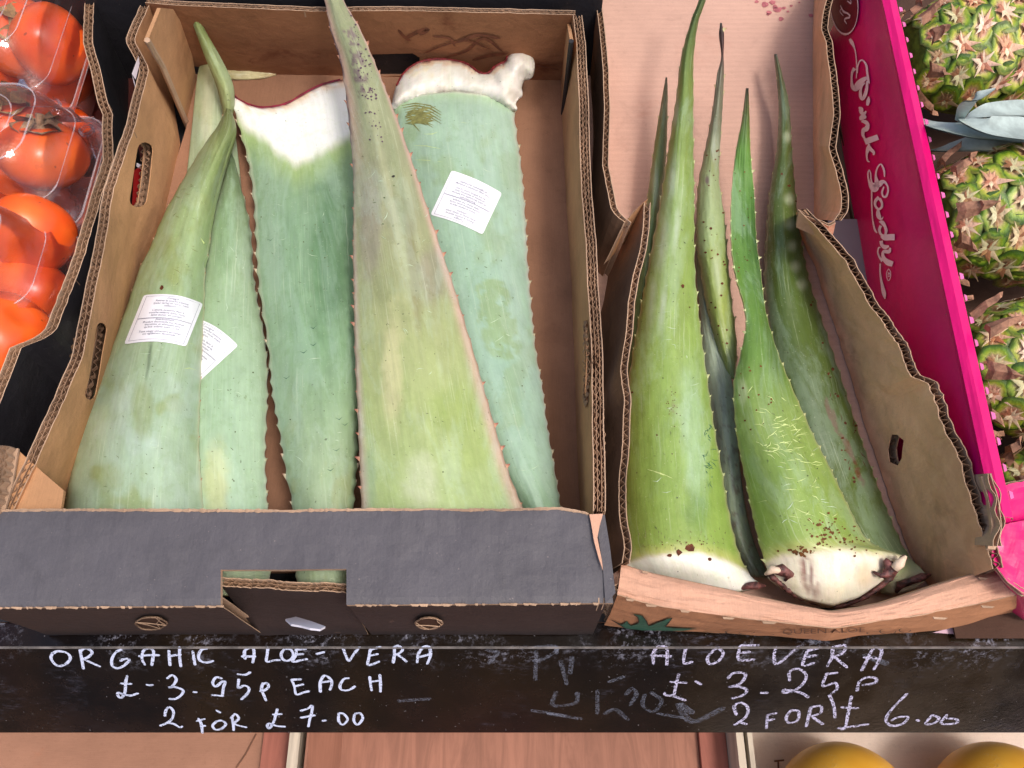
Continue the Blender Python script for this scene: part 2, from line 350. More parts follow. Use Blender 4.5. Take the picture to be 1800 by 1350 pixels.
# ------------------------------------------------------------------ marks laid on surfaces
def ribbon(mb, pl, w, n, off=.0003, m=0, taper=False):
    """flat stroke along 3D points pl, widths w, lying in the plane of normal n"""
    k = len(pl); pl = np.array(pl); w = np.array(w if hasattr(w, '__len__') else [w]*k, float); n = np.array(n, float)
    d = np.gradient(pl, axis=0); d /= np.linalg.norm(d, axis=1, keepdims=True)+1e-9; a = np.cross(n, d); a /= np.linalg.norm(a, axis=1, keepdims=True)+1e-9
    if taper: w = w*np.clip(np.minimum(np.arange(k), np.arange(k)[::-1])/1.5+.15, 0, 1)
    L = pl+a*w[:, None]/2+n*off; R = pl-a*w[:, None]/2+n*off
    e0 = pl[0]-d[0]*w[0]*.4+n*off; e1 = pl[-1]+d[-1]*w[-1]*.4+n*off
    V = np.vstack([L, R, e0, e1]); f = [(i, k+i, k+i+1, i+1) for i in range(k-1)]+[(2*k, k, 0), (2*k+1, k-1, 2*k-1)]
    mb.add(V, f, m)
def text_mesh(s, size=1., align='CENTER'):
    cu = bpy.data.curves.new('t', 'FONT'); cu.body = s; cu.size = size; cu.align_x = align; cu.resolution_u = 2
    o = bpy.data.objects.new('t', cu); COL.objects.link(o); bpy.context.view_layer.update()
    me = bpy.data.meshes.new_from_object(o.evaluated_get(bpy.context.evaluated_depsgraph_get())); bpy.data.objects.remove(o)
    return np.array([v.co[:] for v in me.vertices]).reshape(-1, 3), [list(p.vertices) for p in me.polygons]
def stroke_px(mb, pl, w, fn, n, off=.0003, taper=False, m=0, k=None):
    pl = np.array(pl, float)
    if len(pl) > 2: pl = crom(pl, 5)
    if pl.shape[1] == 2: pl = np.c_[pl, np.full(len(pl), w)]
    else: pl[:, 2] = np.abs(pl[:, 2])*w
    sd_ = rng.rand()*50; pl[:, 2] *= .7+.6*fbm(np.arange(len(pl))*.35+sd_, np.full(len(pl), sd_)); p3 = [fn(a[0], a[1]) for a in pl]
    ribbon(mb, p3, pl[:, 2], n, off+rng.rand()*.00004, m, taper)

# ================================================================== SETTING
obj('ground', [(-30, -30, -1.0), (30, -30, -1.0), (30, 30, -1.0), (-30, 30, -1.0)], [(0, 1, 2, 3)], M_conc, kind='structure')
mb = MB(); mb.box((-.9, .11, -.03), (1.0, 1.2, -.012)); mb.obj('shelf', [M_metal], kind='structure')
mb = MB(); mb.box((-.9, -.5, -.40), (1.0, 1.0, -.37)); mb.obj('lower_shelf', [M_metal], kind='structure')
# wire rack lying on the shelf edge
rack = thing('wire_rack', 'black wire grid shelf liner seen under the right hand cartons', 'wire rack', (.4, .12, -.01))
mb = MB()
for i in range(9): mb.tube([(-.7, .108+.018*i, -.006), (.75, .108+.018*i, -.006)], .0016)
mb.obj('long_wire', [M_wire], rack)
mb = MB()
for i in range(70): mb.tube([(-.7+.021*i, .1, -.0095), (-.7+.021*i, .3, -.0095)], .0016)
mb.obj('cross_wire', [M_wire], rack)

# ------------------------------------------------------------------ chalkboard strip on the shelf edge
BY0 = .0962; LN = math.radians(30); BLn = .110
bn = np.array([0, -math.cos(LN), math.sin(LN)]); bd = np.array([0, -math.sin(LN), -math.cos(LN)]); bo = np.array([0, BY0, -.002])
board = thing('chalkboard_strip', 'long black price board with chalk writing fixed along the shelf edge', 'price board', tuple(bo))
mb = MB()
nb = 120
xs = np.linspace(-.75, .85, nb)
prof = [bo+np.array([0, .016, -.001]), bo+np.array([0, .0022, .0]), bo+bn*.0008+bd*.0002, bo+bn*.0012+bd*.0014, bo+bn*.001+bd*(BLn-.001), bo+bn*.0002+bd*BLn, bo-bn*.012+bd*BLn, bo-bn*.012+bd*.004]
V = []
for x in xs:
    for q in prof: V.append(q+np.array([x, 0, 0]))
kp = len(prof); f = [(i*kp+j, (i+1)*kp+j, (i+1)*kp+(j+1) % kp, i*kp+(j+1) % kp) for i in range(nb-1) for j in range(kp)]
f += [list(range(kp)), [(nb-1)*kp+j for j in range(kp)][::-1]]
obj('panel', V, f, M_board, board)
mb = MB(); mb.box((-.75, BY0+.0165, -.016), (.85, BY0+.03, -.0005)); mb.obj('top_rail', [M_metal], board)
mb = MB(); pp = bo+bn*.0013+bd*.0015
mb.tube([pp+np.array([x, 0, 0]) for x in np.linspace(-.75, .85, 60)], .0009, 5); mb.obj('edge_trim', [flat('worn_edge_grey', (112, 106, 104), .5, vary=.5, scale=50)], board)
bfn = lambda x, y: PP(x, y, bo+bn*.0012, bn)
Z3 = lambda l: [(60+a*.2, 1120+b*.2) for a, b in l]
Z4 = lambda l: [(400+a*.2222, 1120+b*.2222) for a, b in l]
Z7 = lambda l: [(1100+a*.3889, 1050+b*.3889) for a, b in l]
Z6 = lambda l: [(600+a*.3704, 850+b*.3704) for a, b in l]
T3 = [[(165,135),(150,180),(185,235),(235,250),(290,225),(320,180),(290,135),(210,120),(165,140)],
 [(405,110),(420,190),(435,275)],[(405,125),(450,95),(510,125),(480,170),(420,190)],[(430,185),(500,220),(580,255)],
 [(770,105),(720,130),(685,190),(690,250),(740,270),(800,240),(840,192),(790,190),(760,205)],
 [(975,240),(950,190),(960,120),(1010,95),(1050,120),(1045,180),(1035,245)],[(925,165),(1010,155),(1100,155)],
 [(1185,115),(1190,180),(1195,245)],[(1190,165),(1240,155),(1290,150)],[(1280,85),(1280,170),(1290,255)],[(1395,120),(1405,180),(1415,240)],
 [(1520,95),(1470,110),(1445,170),(1470,210),(1520,220),(1575,205)],
 [(820,335),(805,400),(800,480),(770,530),(740,515),(740,485),(790,500),(850,510),(915,490)],[(765,405),(855,408)],[(990,415),(1020,420),(1045,415)],
 [(1170,360),(1215,330),(1250,370),(1215,430),(1180,440),(1240,435),(1310,465),(1290,510),(1240,540),(1190,540)],[(1402,480),(1430,480)],
 [(1650,360),(1600,350),(1570,400),(1600,430),(1650,390),(1680,390),(1665,440),(1655,510)],[(1565,505),(1665,515)],
 [(1150,690),(1160,640),(1190,610),(1225,650),(1215,710),(1170,750),(1110,775)],[(1170,750),(1230,760),(1280,790),(1305,780)],
 [(1445,712),(1470,760),(1480,840)],[(1430,735),(1500,715)],[(1465,780),(1505,775)],[(1600,740),(1570,775),(1595,810),(1650,800),(1685,760),(1650,730),(1600,738)],[(1605,640),(1635,660)]]
T4 = [[(140,170),(135,110),(165,85),(205,90),(210,140),(200,200)],[(115,150),(220,150)],[(320,80),(315,130),(310,190),(370,180),(415,178)],
 [(450,90),(425,130),(440,175),(490,180),(520,140),(500,95),(455,90)],[(545,90),(540,140),(515,190),(580,180),(630,170)],[(545,95),(620,90)],[(540,135),(600,130)],
 [(705,130),(765,115)],[(915,85),(935,140),(960,185),(1000,130),(1045,75)],[(1130,95),(1120,150),(1110,215),(1150,210),(1200,190)],[(1130,95),(1210,75)],[(1120,145),(1190,130)],
 [(1320,75),(1320,140),(1310,200)],[(1315,80),(1350,65),(1385,95),(1350,130),(1320,135)],[(1345,135),(1380,160),(1415,190)],
 [(1500,200),(1510,130),(1550,75),(1595,75),(1605,140),(1580,210)],[(1520,155),(1610,130)],
 [(90,330),(85,400),(130,380),(170,400),(160,440),(110,490)],[(80,290),(140,295),(180,275)],[(280,360),(270,410),(285,450),(305,500)],[(280,370),(310,360),(325,390),(290,420),(260,425)],
 [(510,335),(530,390),(545,450),(600,435),(645,425)],[(505,335),(580,330)],[(535,385),(600,370)],[(735,430),(735,350),(770,300),(815,330),(825,370),(810,415)],[(735,355),(820,345)],
 [(960,320),(920,330),(890,380),(905,415),(960,415),(1010,385)],[(1125,310),(1130,360),(1140,420)],[(1130,350),(1210,340)],[(1205,295),(1210,360),(1210,430)],
 [(35,625),(45,680),(50,735)],[(30,640),(60,605),(90,640),(55,680),(100,700),(150,710)],
 [(395,565),(380,620),(360,680),(330,720),(315,700),(330,680),(390,700),(455,705)],[(360,610),(430,605)],[(580,580),(640,560),(670,540),(665,600),(650,650),(640,705)],[(580,635),(690,615)],
 [(752,660),(778,655)],[(880,600),(880,660),(910,690),(950,650),(920,605),(885,598)],[(1005,610),(1000,660),(1030,690),(1070,640),(1050,600),(1008,603)]]
T7 = [[(125,300),(125,250),(150,220),(185,230),(185,305)],[(115,260),(205,265)],[(270,230),(262,295),(300,290)],[(410,225),(370,270),(380,300),(420,285),(440,250),(415,225)],
 [(520,215),(600,215)],[(515,220),(510,280),(580,280)],[(510,250),(560,245)],[(680,225),(670,260),(685,300),(780,220)],[(820,240),(880,225)],[(820,240),(800,305),(850,295)],[(810,270),(860,260)],
 [(935,230),(930,270),(910,310)],[(930,225),(990,215),(980,250),(930,270)],[(945,270),(1000,315)],[(1065,330),(1095,270),(1120,230),(1155,235),(1145,280),(1120,325)],[(1075,270),(1150,275)],
 [(240,345),(225,400),(215,440),(180,440),(175,430)],[(200,380),(275,385)],[(205,440),(270,465)],[(315,378),(340,392)],
 [(460,365),(490,340),(540,345),(520,385),(465,405),(500,400),(545,415),(530,440),(480,455)],[(610,430),(640,430)],
 [(740,375),(740,335),(780,322),(815,350),(800,390),(760,420),(715,430),(720,415),(790,430),(825,450)],[(905,350),(890,390),(900,400),(945,385),(955,410),(930,435)],[(905,345),(955,340)],
 [(1045,420),(1055,380),(1090,360),(1130,365),(1125,385),(1070,395)],[(500,530),(490,490),(520,475),(550,495),(545,535),(500,570),(490,575)],[(510,560),(545,572)],
 [(640,530),(635,590)],[(640,530),(680,522)],[(640,555),(670,550)],[(745,510),(725,540),(735,565),(775,555),(780,515),(748,508)],[(835,500),(825,540),(815,582)],[(835,495),(880,490),(880,520),(840,535)],[(845,540),(890,572)],
 [(1020,445),(1005,520),(990,590),(965,590)],[(975,495),(1050,500)],[(960,590),(1040,580),(1095,572)],[(1270,435),(1205,500),(1175,550),(1200,578),(1250,570),(1275,540),(1230,540),(1200,555)],
 [(1315,553),(1325,557)],[(1385,530),(1355,568),(1390,568),(1415,545),(1385,530)],[(1450,530),(1425,568),(1490,568),(1495,550),(1450,545)],[(920,440),(940,490),(945,545)]]
TG = [[(910,775),(1000,770),(1020,790),(960,830),(915,840)],[(925,790),(920,930)],[(1020,770),(1022,805)],[(1040,840),(1070,950)],[(1095,820),(1085,900)],
 [(1270,940),(1340,915)],[(1020,985),(1005,1050),(1110,1040),(1120,990)],[(1215,980),(1215,1090)],[(980,1090),(1140,1115)],[(905,1075),(1060,1100)],[(1350,1000),(1380,970),(1400,1000),(1370,1050)],
 [(1440,1000),(1430,1050),(1480,1080),(1520,1030),(1470,990)],[(1250,1090),(1300,1070),(1360,1120)],[(690,790),(740,800),(700,850)],[(1500,1090),(1620,1110)],[(270,1030),(420,1020)]]
m1 = MB(); m2 = MB(); m3 = MB()
for s in T3: stroke_px(m1, Z3(s), .0022, bfn, bn)
for s in T4: stroke_px(m1, Z4(s), .0022, bfn, bn)
for s in T7: stroke_px(m2, Z7(s), .0025, bfn, bn)
for s in TG: m3 = MB(); stroke_px(m3, Z6(s), .0034, bfn, bn); m3.obj('chalk_smudge', [M_ghost], board)
for s in [[(850,205),(915,160)],[(1080,260),(1180,300)],[(440,500),(300,560),(240,480),(300,520)]]: m3 = MB(); stroke_px(m3, Z7(s), .006, bfn, bn); m3.obj('chalk_smudge', [M_ghost], board)
a = m1.obj('chalk_writing', [M_chalk], board); a['label'] = 'white chalk price for organic aloe vera'
a = m2.obj('chalk_writing', [M_chalk2], board); a['label'] = 'grainier chalk price for aloe vera at the right'

# ================================================================== LEFT CARTON (organic aloe)
ZR = .105; ZF = .012
c1 = thing('aloe_carton', 'wide dark grey carton with brown inside holding the broad pale aloe leaves', 'carton', tuple(P(560, 1000, .0)))
floor = pts([(90, 1010), (330, 215), (330, 120), (990, 128), (1030, 1000)], ZF)
plate('floor', floor, (0, 0, -.004), M_floor, c1)
backtop = pts([(255, 5), (380, 13), (535, 19), (760, 20), (1012, 26)], ZR)
backbot = pts([(300, 128), (485, 131), (600, 133), (940, 141), (992, 142)], ZF)
def onwall(px, py, w3):   # point on the plane of three wall points
    n = np.cross(w3[1]-w3[0], w3[2]-w3[0]); n /= np.linalg.norm(n); return PP(px, py, w3[0], n)
bw = [np.array(backtop[0]), np.array(backtop[-1]), np.array(backbot[2])]
hole = [onwall(x, y, bw) for x, y in [(655, 95), (725, 94), (738, 102), (735, 133), (665, 135), (652, 125)]]
wall('back_wall', [backtop, backbot], .006, parent=c1, mats=(M_back, M_black), holes=[hole], nrm=(0, 1, .0))
ltop = pts([(262, 8), (237, 70), (262, 118), (233, 233), (200, 333), (181, 450), (163, 534), (146, 628), (67, 807), (20, 905)], ZR)
lbot = pts([(300, 128), (305, 190), (317, 253), (290, 370), (250, 470), (217, 600), (180, 740), (150, 840), (120, 940), (100, 1010)], ZF)
ltop = [ltop[0], ltop[1]]+ltop[2:]
def wplane(a, b, c): return [np.array(a), np.array(b), np.array(c)]
lw = wplane(ltop[3], ltop[8], lbot[5])
def capsule(p0, p1, r, n=7):
    p0 = np.array(p0, float); p1 = np.array(p1, float); d = p1-p0; d /= np.linalg.norm(d); q = np.array([-d[1], d[0]]); o = []
    for i in range(n): t = math.pi*i/(n-1); o.append(p0+r*(q*math.cos(t)-d*math.sin(t)))
    for i in range(n): t = math.pi*i/(n-1); o.append(p1+r*(-q*math.cos(t)+d*math.sin(t)))
    return o
h1 = [onwall(x, y, lw) for x, y in capsule((252, 262), (240, 352), 12)]
h2 = [onwall(x, y, lw) for x, y in capsule((168, 580), (147, 690), 13)]
wall('left_wall', [ltop, lbot], .0085, parent=c1, mats=(M_in, M_black), holes=[h1, h2], nrm=(-1, 0, .0), nx=80, jag=.0012)
# folded corner gusset back left (double board with diagonal raw edge)
g = pts([(262, 14), (240, 68), (325, 232), (345, 125), (300, 60)], 0)
lwp = wplane(ltop[2], ltop[8], lbot[4])
gp = [onwall(x, y, lwp)+np.array([.004, 0, 0]) for x, y in [(268, 14), (244, 72), (272, 118), (322, 232), (338, 170), (318, 60), (290, 16)]]
plate('corner_gusset', gp, (.0035, 0, 0), M_in, c1)
mb = MB(); mb.tube([p+np.array([.0035, 0, .001]) for p in gp[1:4]], .0026, 6); mb.obj('raw_edge', [M_edge], c1)
rtop = pts([(1006, 26), (1012, 74), (1018, 200), (1026, 389), (1032, 500), (1041, 598), (1042, 720), (1041, 898)], ZR)
rbot = pts([(990, 142), (988, 190), (992, 300), (1004, 500), (1008, 600), (1014, 760), (1018, 878), (1024, 1000)], ZF)
rw = wplane(rtop[1], rtop[7], rbot[5])
rh = [onwall(x, y, rw) for x, y in [(1024, 575), (1027, 578), (1031, 640), (1028, 705), (1024, 690), (1025, 630)]]
wall('right_wall', [rtop, rbot], .0085, parent=c1, mats=(M_in, M_black), holes=[rh], nrm=(1, 0, 0.), nx=80, layers=3, jag=.0012)
gp = [onwall(x, y, wplane(rtop[1], rtop[7], rbot[5]))+np.array([-.003, 0, 0]) for x, y in [(1006, 30), (1014, 72), (994, 235), (988, 200), (990, 150)]]
plate('corner_gusset', gp, (-.003, 0, 0), M_in, c1)
mb = MB(); mb.tube([gp[1]+np.array([-.002, 0, 0]), (gp[1]+gp[2])/2+np.array([-.002, 0, 0]), gp[2]+np.array([-.002, 0, 0])], .0024, 6)
mb.obj('raw_edge', [M_black], c1)
# round vent in right lower corner
# front: folded top flap, front face with pushed in middle, notch
FT = ZR+.0015
def xline(pts2, z): return np.array(pts(pts2, z))
ftop = [(-60, 900), (60, 897), (300, 897), (470, 899), (640, 896), (860, 897), (980, 894), (1030, 902), (1046, 912)]
fold = [(-60, 1068), (385, 1065), (608, 1062), (1062, 1060)]
# flap polygon with notch
poly = ftop+[(1052, 960), (1062, 1060), (611, 1064), (608, 1003), (390, 1002), (384, 1066), (-60, 1068)]
def flatpoly(name, poly, z, th, mats, parent, res=None):
    top = pts(poly, z); mb = MB(); mb.prism([p-np.array([0, 0, th]) for p in top], (0, 0, th), 0, 1); return mb.obj(name, mats, parent)
# split the flap so that it can sag a little: three pieces sharing edges, built as one grid with notch
def grid_flap():
    mb = MB(); ys = np.r_[np.linspace(0, .62, 8), np.linspace(.62, 1, 6)[1:]]
    xsn = np.unique(np.concatenate([np.linspace(-60, 388, 40), np.linspace(388, 609, 22), np.linspace(609, 1064, 44)]))
    ta = np.array(ftop)
    idx = {}; V = []; Fc = []; yt = lambda x: np.interp(x, ta[:, 0], ta[:, 1])+ (fbm(x*.05, 3.)-.5)*2.5
    def vid(i, j):
        if (i, j) not in idx:
            x = xsn[i]; t = ys[j]
            y0 = yt(min(x, 1046)); y1 = np.interp(x, [-60, 385, 1064], [1068, 1065, 1060])
            y = y0+(y1-y0)*t
            z = FT+(fbm(x*.012+5, t*2.)-.5)*.003-(.0025 if 388 < x < 609 else 0)*0
            z -= .0012*sst(.9, 1., t)
            xx = x + (0 if x < 1000 else (x-1000)/64*(t*16-2))
            idx[(i, j)] = len(V); V.append(P(xx, y, z))
        return idx[(i, j)]
    for i in range(len(xsn)-1):
        for j in range(len(ys)-1):
            if xsn[i] >= 388-.1 and xsn[i+1] <= 609.1 and ys[j] >= .619: continue
            Fc.append([vid(i, j), vid(i, j+1), vid(i+1, j+1), vid(i+1, j)])
    n = len(V); V2 = [v-np.array([0, 0, .004]) for v in V]
    ed = {}
    for q in Fc:
        for a, b in zip(q, q[1:]+q[:1]): ed[(a, b)] = 1
    side = [[b, a, a+n, b+n] for (a, b) in ed if (b, a) not in ed]
    mb.add(V+V2, Fc+[[k+n for k in q[::-1]] for q in Fc]+side, [0]*len(Fc)+[1]*len(Fc)+[2]*len(side))
    return mb
mb = MB()
ex = np.linspace(-60, 1034, 260); ta_ = np.array(ftop); rag = [P(x, np.interp(x, ta_[:, 0], ta_[:, 1])+(fbm(x*.05, 3.)-.5)*2.5-.4, FT+.0004) for x in ex]
mb.tube(rag, [.0007+.0011*fbm(x*.11, 8.)*rng.rand() for x in ex], 5); mb.obj('torn_paper_edge', [M_edge], c1)
for x0, x1, nn in ((-60, 384, 40), (611, 1050, 44)):
    mb = MB()
    for k in range(nn):
        x = x0+(x1-x0)*rng.rand(); y = np.interp(x, [-60, 385, 1064], [1068, 1065, 1060]); l = 3+14*rng.rand(); q = [P(x, y-1, FT+.0002), P(x+l, y-1+rng.rand()*1.5, FT+.0002), P(x+l*.8, y+1.5+rng.rand()*2, FT-.0006), P(x+l*.2, y+1+rng.rand()*2, FT-.0006)]
        mb.prism(q, (0, -.0003, -.0004))
    mb.obj('scuffed_fold', [M_edge], c1, kind='stuff')
grid_flap().obj('front_flap', [M_grey, M_in, M_edge], c1)
def frontseg(name, x0, x1, lean, parent, top=1064, jag=.0004):
    n = 40; X = np.linspace(x0, x1, n); yb = P(900, 1118, 0)[1]
    t3 = []; b3 = []
    for x in X:
        yy = np.interp(x, [-60, 385, 1064], [1068, 1065, 1060])
        if lean: tp = P(x, np.interp(x, [388, 609], [1030, 1042]), .092); 
        else: tp = P(x, yy, FT-.0048)
        t3.append(tp); bx = tp[0]; b3.append(np.array([bx*(1.0 if not lean else .99), yb+.001, .0]))
    return wall(name, [t3, b3], .006, parent=parent, mats=(M_brownblk, M_in), nrm=(0, 1, 0), nx=n, edges=('top',) if lean else (), jag=jag, warp=.0008)
def hole_on_front(x, y): return PP(x, y, (0, P(900, 1065, FT)[1], 0), np.array([0, 1., 0]))
frontseg('front_face', -60, 386, False, c1); frontseg('front_face', 611, 1066, False, c1)
a = frontseg('pushed_in_handle_panel', 389, 608, True, c1, jag=.0025)
# corner piece right front and torn brown strip
xr = P(1062, 1060, FT); 
wall('corner_face', [pts([(1049, 910), (1062, 985), (1064, 1060)], FT-.001), [p*np.array([1, 1, 0])+np.array([.001, 0, 0]) for p in pts([(1049, 910), (1062, 985), (1064, 1060)], FT)]], .004, parent=c1, mats=(M_grey, M_in), nrm=(-1, 0, 0), nx=14, edges=())
plate('corner_tab', pts([(1046, 905), (1063, 905), (1072, 960), (1082, 1042), (1064, 1060), (1060, 1000), (1053, 950)], FT+.001), (0, 0, -.003), M_grey, c1)
mb = MB()
tear = pts([(1036, 904), (1060, 903), (1054, 925), (1050, 945), (1058, 985), (1060, 1003), (1052, 980), (1044, 950), (1040, 925)], FT+.0035); mb.prism(tear, (0, 0, -.001)); a = mb.obj('torn_strip', [M_front2], c1)
# corner gusset front left: tan triangle
gp = pts([(-20, 905), (30, 790), (75, 830), (112, 862), (106, 905)], ZR-.003); plate('corner_gusset', gp, (0, 0, -.003), M_in, c1)
gl = pts([(-30, 905), (2, 845), (12, 790), (32, 788), (22, 850), (6, 905)], ZR+.001)
mbb = MB(); mbb.prism(gl, (0, 0, -.002)); flutes(mbb, [gl[3], gl[4], gl[5]], (-1, .1, 0), (0, -.2, 1), .010, 3); mbb.obj('raw_edge', [M_edge], c1)
# oval vents on the front face: flat dark discs imitate shade inside openings
def vent(cx, cy, rx, ry, parent):
    yp = P(900, 1065, FT)[1]-.0009
    o = [PP(cx+rx*math.cos(t), cy+ry*math.sin(t)*(1 if abs(math.cos(t)) < .8 else .8), (0, yp, 0), np.array([0, 1., 0])) for t in np.linspace(0, 2*math.pi, 20, endpoint=False)]
    mb = MB(); mb.add(o, [list(range(20))], 0)
    for k in range(2):
        mb.tube([p*1+np.array([0, -.0006, 0]) for p in o]+[o[0]+np.array([0, -.0006, 0])], .0007, 4, 1)
    for k in range(5):
        a = o[rng.randint(20)]; b = o[rng.randint(20)]; c = (a+b)/2+np.array([(rng.rand()-.5)*.004, 0, (rng.rand()-.5)*.006]); mb.tube([a+np.array([0, -.001, 0]), c+np.array([0, -.001, 0]), b+np.array([0, -.001, 0])], .00035, 4, 1)
    mb.obj('vent_dark_disc', [M_coreD, M_edge], parent)
vent(266, 1094, 28, 11, c1); vent(754, 1094, 24, 10, c1)
yp = P(900, 1065, FT)[1]
scrap = pts([(502, 1088), (520, 1084), (548, 1092), (570, 1101), (563, 1106), (545, 1104), (530, 1100), (512, 1097)], .03)
yq = P(540, 1095, .035)
scrap = [PP(x, y, (0, yp+.010, .04), np.array([0, 1., .35])) for x, y in [(502, 1088), (520, 1084), (548, 1092), (572, 1101), (563, 1106), (545, 1104), (530, 1100), (512, 1097)]]
plate('paper_scrap', scrap, (0, -.0012, 0), M_paper, c1)

# ================================================================== back carton strip (top of frame)
bc = thing('back_carton', 'black carton standing behind the back rim of the pale aloe carton', 'carton', tuple(P(600, -60, 0)))
mb = MB(); y0 = P(600, 15, ZR)[1]+.016
mb.box((-.44, y0, .0), (.085, y0+.30, .11)); mb.obj('side_panel', [M_black], bc)
# ================================================================== PERSIMMON CARTON
c0 = thing('persimmon_carton', 'black carton of clear punnets with orange persimmons at the left edge', 'carton', tuple(P(60, 500, 0)))
pz = .098
ptop = pts([(165, -30), (163, 75), (176, 120), (190, 180), (198, 200), (199, 280), (182, 335), (165, 390), (137, 480), (96, 583), (70, 598), (40, 608), (20, 660), (-10, 730), (-60, 830)], pz)
pbot = [np.array([p[0]-.006, p[1], 0]) for p in ptop]
wall('right_wall', [ptop, pbot], .009, parent=c0, mats=(M_black, M_in), nrm=(-1, .0, 0), nx=90, jag=.0015)
plate('floor', [np.array(p)*np.array([1, 1, 0])+np.array([0, 0, .006]) for p in ptop]+[np.array((-.75, .05, .006)), np.array((-.75, .8, .006))], (0, 0, -.003), card('dark_card_floor', (70, 30, 26)), c0)
def quadprint(name, poly, fn, mat, par, n, off=.0006):
    v = [fn(x, y)+n*off for x, y in poly]; return obj(name, v, [list(range(len(v)))], mat, par)
pw = wplane(ptop[5], ptop[8], pbot[6]); pn = np.array([1., 0, .08])
quadprint('red_print', [(203, 258), (212, 265), (212, 300), (205, 285)], lambda x, y: onwall(x, y, pw), M_red, c0, pn, .004)

dn_ = np.array([1., 0, .05]); dfn = lambda x, y: onwall(x, y, pw)
for pl, m in [([(232, 300), (246, 290), (240, 350), (228, 368)], M_red), ([(236, 292), (246, 300), (245, 290), (237, 286)], M_white), ([(158, 590), (172, 585), (166, 622), (152, 640)], M_red), ([(140, 650), (148, 645), (146, 690), (130, 705)], M_red), ([(142, 648), (148, 643), (150, 665), (144, 672)], M_white), ([(228, 130), (240, 98), (242, 112), (235, 140)], M_white), ([(228, 130), (235, 160), (240, 168), (243, 150), (235, 150)], M_white)]:
    quadprint('print', pl, dfn, m, c0, dn_, .0018)

# ------------------------------------------------------------------ persimmons
def persmat():
    b = NB('persimmon_skin'); oc = b.co(); c = b.mix(b.ramp(b.noise(oc, 14, 3), .3, .7), lin(228, 82, 30), lin(246, 120, 44))
    c = b.mix(b.math('MULTIPLY', b.ramp(b.noise(oc, 90, 5), .6, .72), .25), c, lin(160, 60, 20)); d = b.ramp(b.noise(oc, 160, 1), .75, .79); c = b.mix(b.math('MULTIPLY', d, .5), c, lin(90, 50, 30))
    return b.fin(c, .28, b.bump(b.noise(oc, 60, 3), .1, .001), .5, Subsurface_Weight=.1, Subsurface_Radius=(.01, .004, .002), Subsurface_Scale=.6)
M_pers = persmat(); M_calyx = flat('dry_calyx', (168, 136, 88), .8, vary=.35, scale=150, bump=.6); M_calyx2 = flat('dry_calyx_dark', (150, 122, 90), .8, vary=.45, scale=150)
def sphere_mesh(nu=40, nv=24, fn=None):
    V = [fn(0, -math.pi/2)]; 
    for j in range(1, nv):
        for i in range(nu): V.append(fn(2*math.pi*i/nu, -math.pi/2+math.pi*j/nv))
    V.append(fn(0, math.pi/2)); n = len(V)-1; Fc = []
    for i in range(nu): Fc.append((0, 1+(i+1) % nu, 1+i)); Fc.append((n, n-nu+i, n-nu+(i+1) % nu))
    for j in range(nv-2):
        for i in range(nu): a = 1+j*nu+i; b = 1+j*nu+(i+1) % nu; Fc.append((a, b, b+nu, a+nu))
    return V, Fc
def pfn(u, v):
    r = .036*(1+.035*math.cos(4*u)*math.cos(v)**2); z = math.sin(v)*.030*(1-.18*math.exp(-((v-math.pi/2)/.35)**2))
    return (r*math.cos(v)*math.cos(u), r*math.cos(v)*math.sin(u), z)
PMV, PMF = sphere_mesh(fn=pfn)
pm = bpy.data.meshes.new('persimmon_body'); pm.from_pydata(PMV, [], PMF); pm.materials.append(M_pers); pm.polygons.foreach_set('use_smooth', [True]*len(PMF))
def calyx_mesh(mat):
    mb = MB()
    for k in range(4):
        a = k*math.pi/2+.2; V = []; n = 6
        for i in range(n):
            t = i/(n-1); wd = .015*math.sin(math.pi*(t*.7+.2))*(1+.3*rng.rand()); r = .003+.019*t
            zz = .0262-.004*t*t+.0035*math.sin(t*5+k)+.002
            for s_ in (-1, 0, 1): V.append((r*math.cos(a)-s_*wd*math.sin(a), r*math.sin(a)+s_*wd*math.cos(a), zz+(.0025*rng.rand() if s_ else -.0012)))
        mb.add(V, [(i*3+j, i*3+j+1, i*3+j+4, i*3+j+3) for i in range(n-1) for j in range(2)])
    mb.tube([(0, 0, .024), (.001, 0, .031), (.002, .001, .036)], [.004, .003, .0035], 7)
    me = bpy.data.meshes.new('calyx'); me.from_pydata(mb.v, [], mb.f); me.materials.append(mat); return me
cal = [calyx_mesh(M_calyx), calyx_mesh(M_calyx2)]
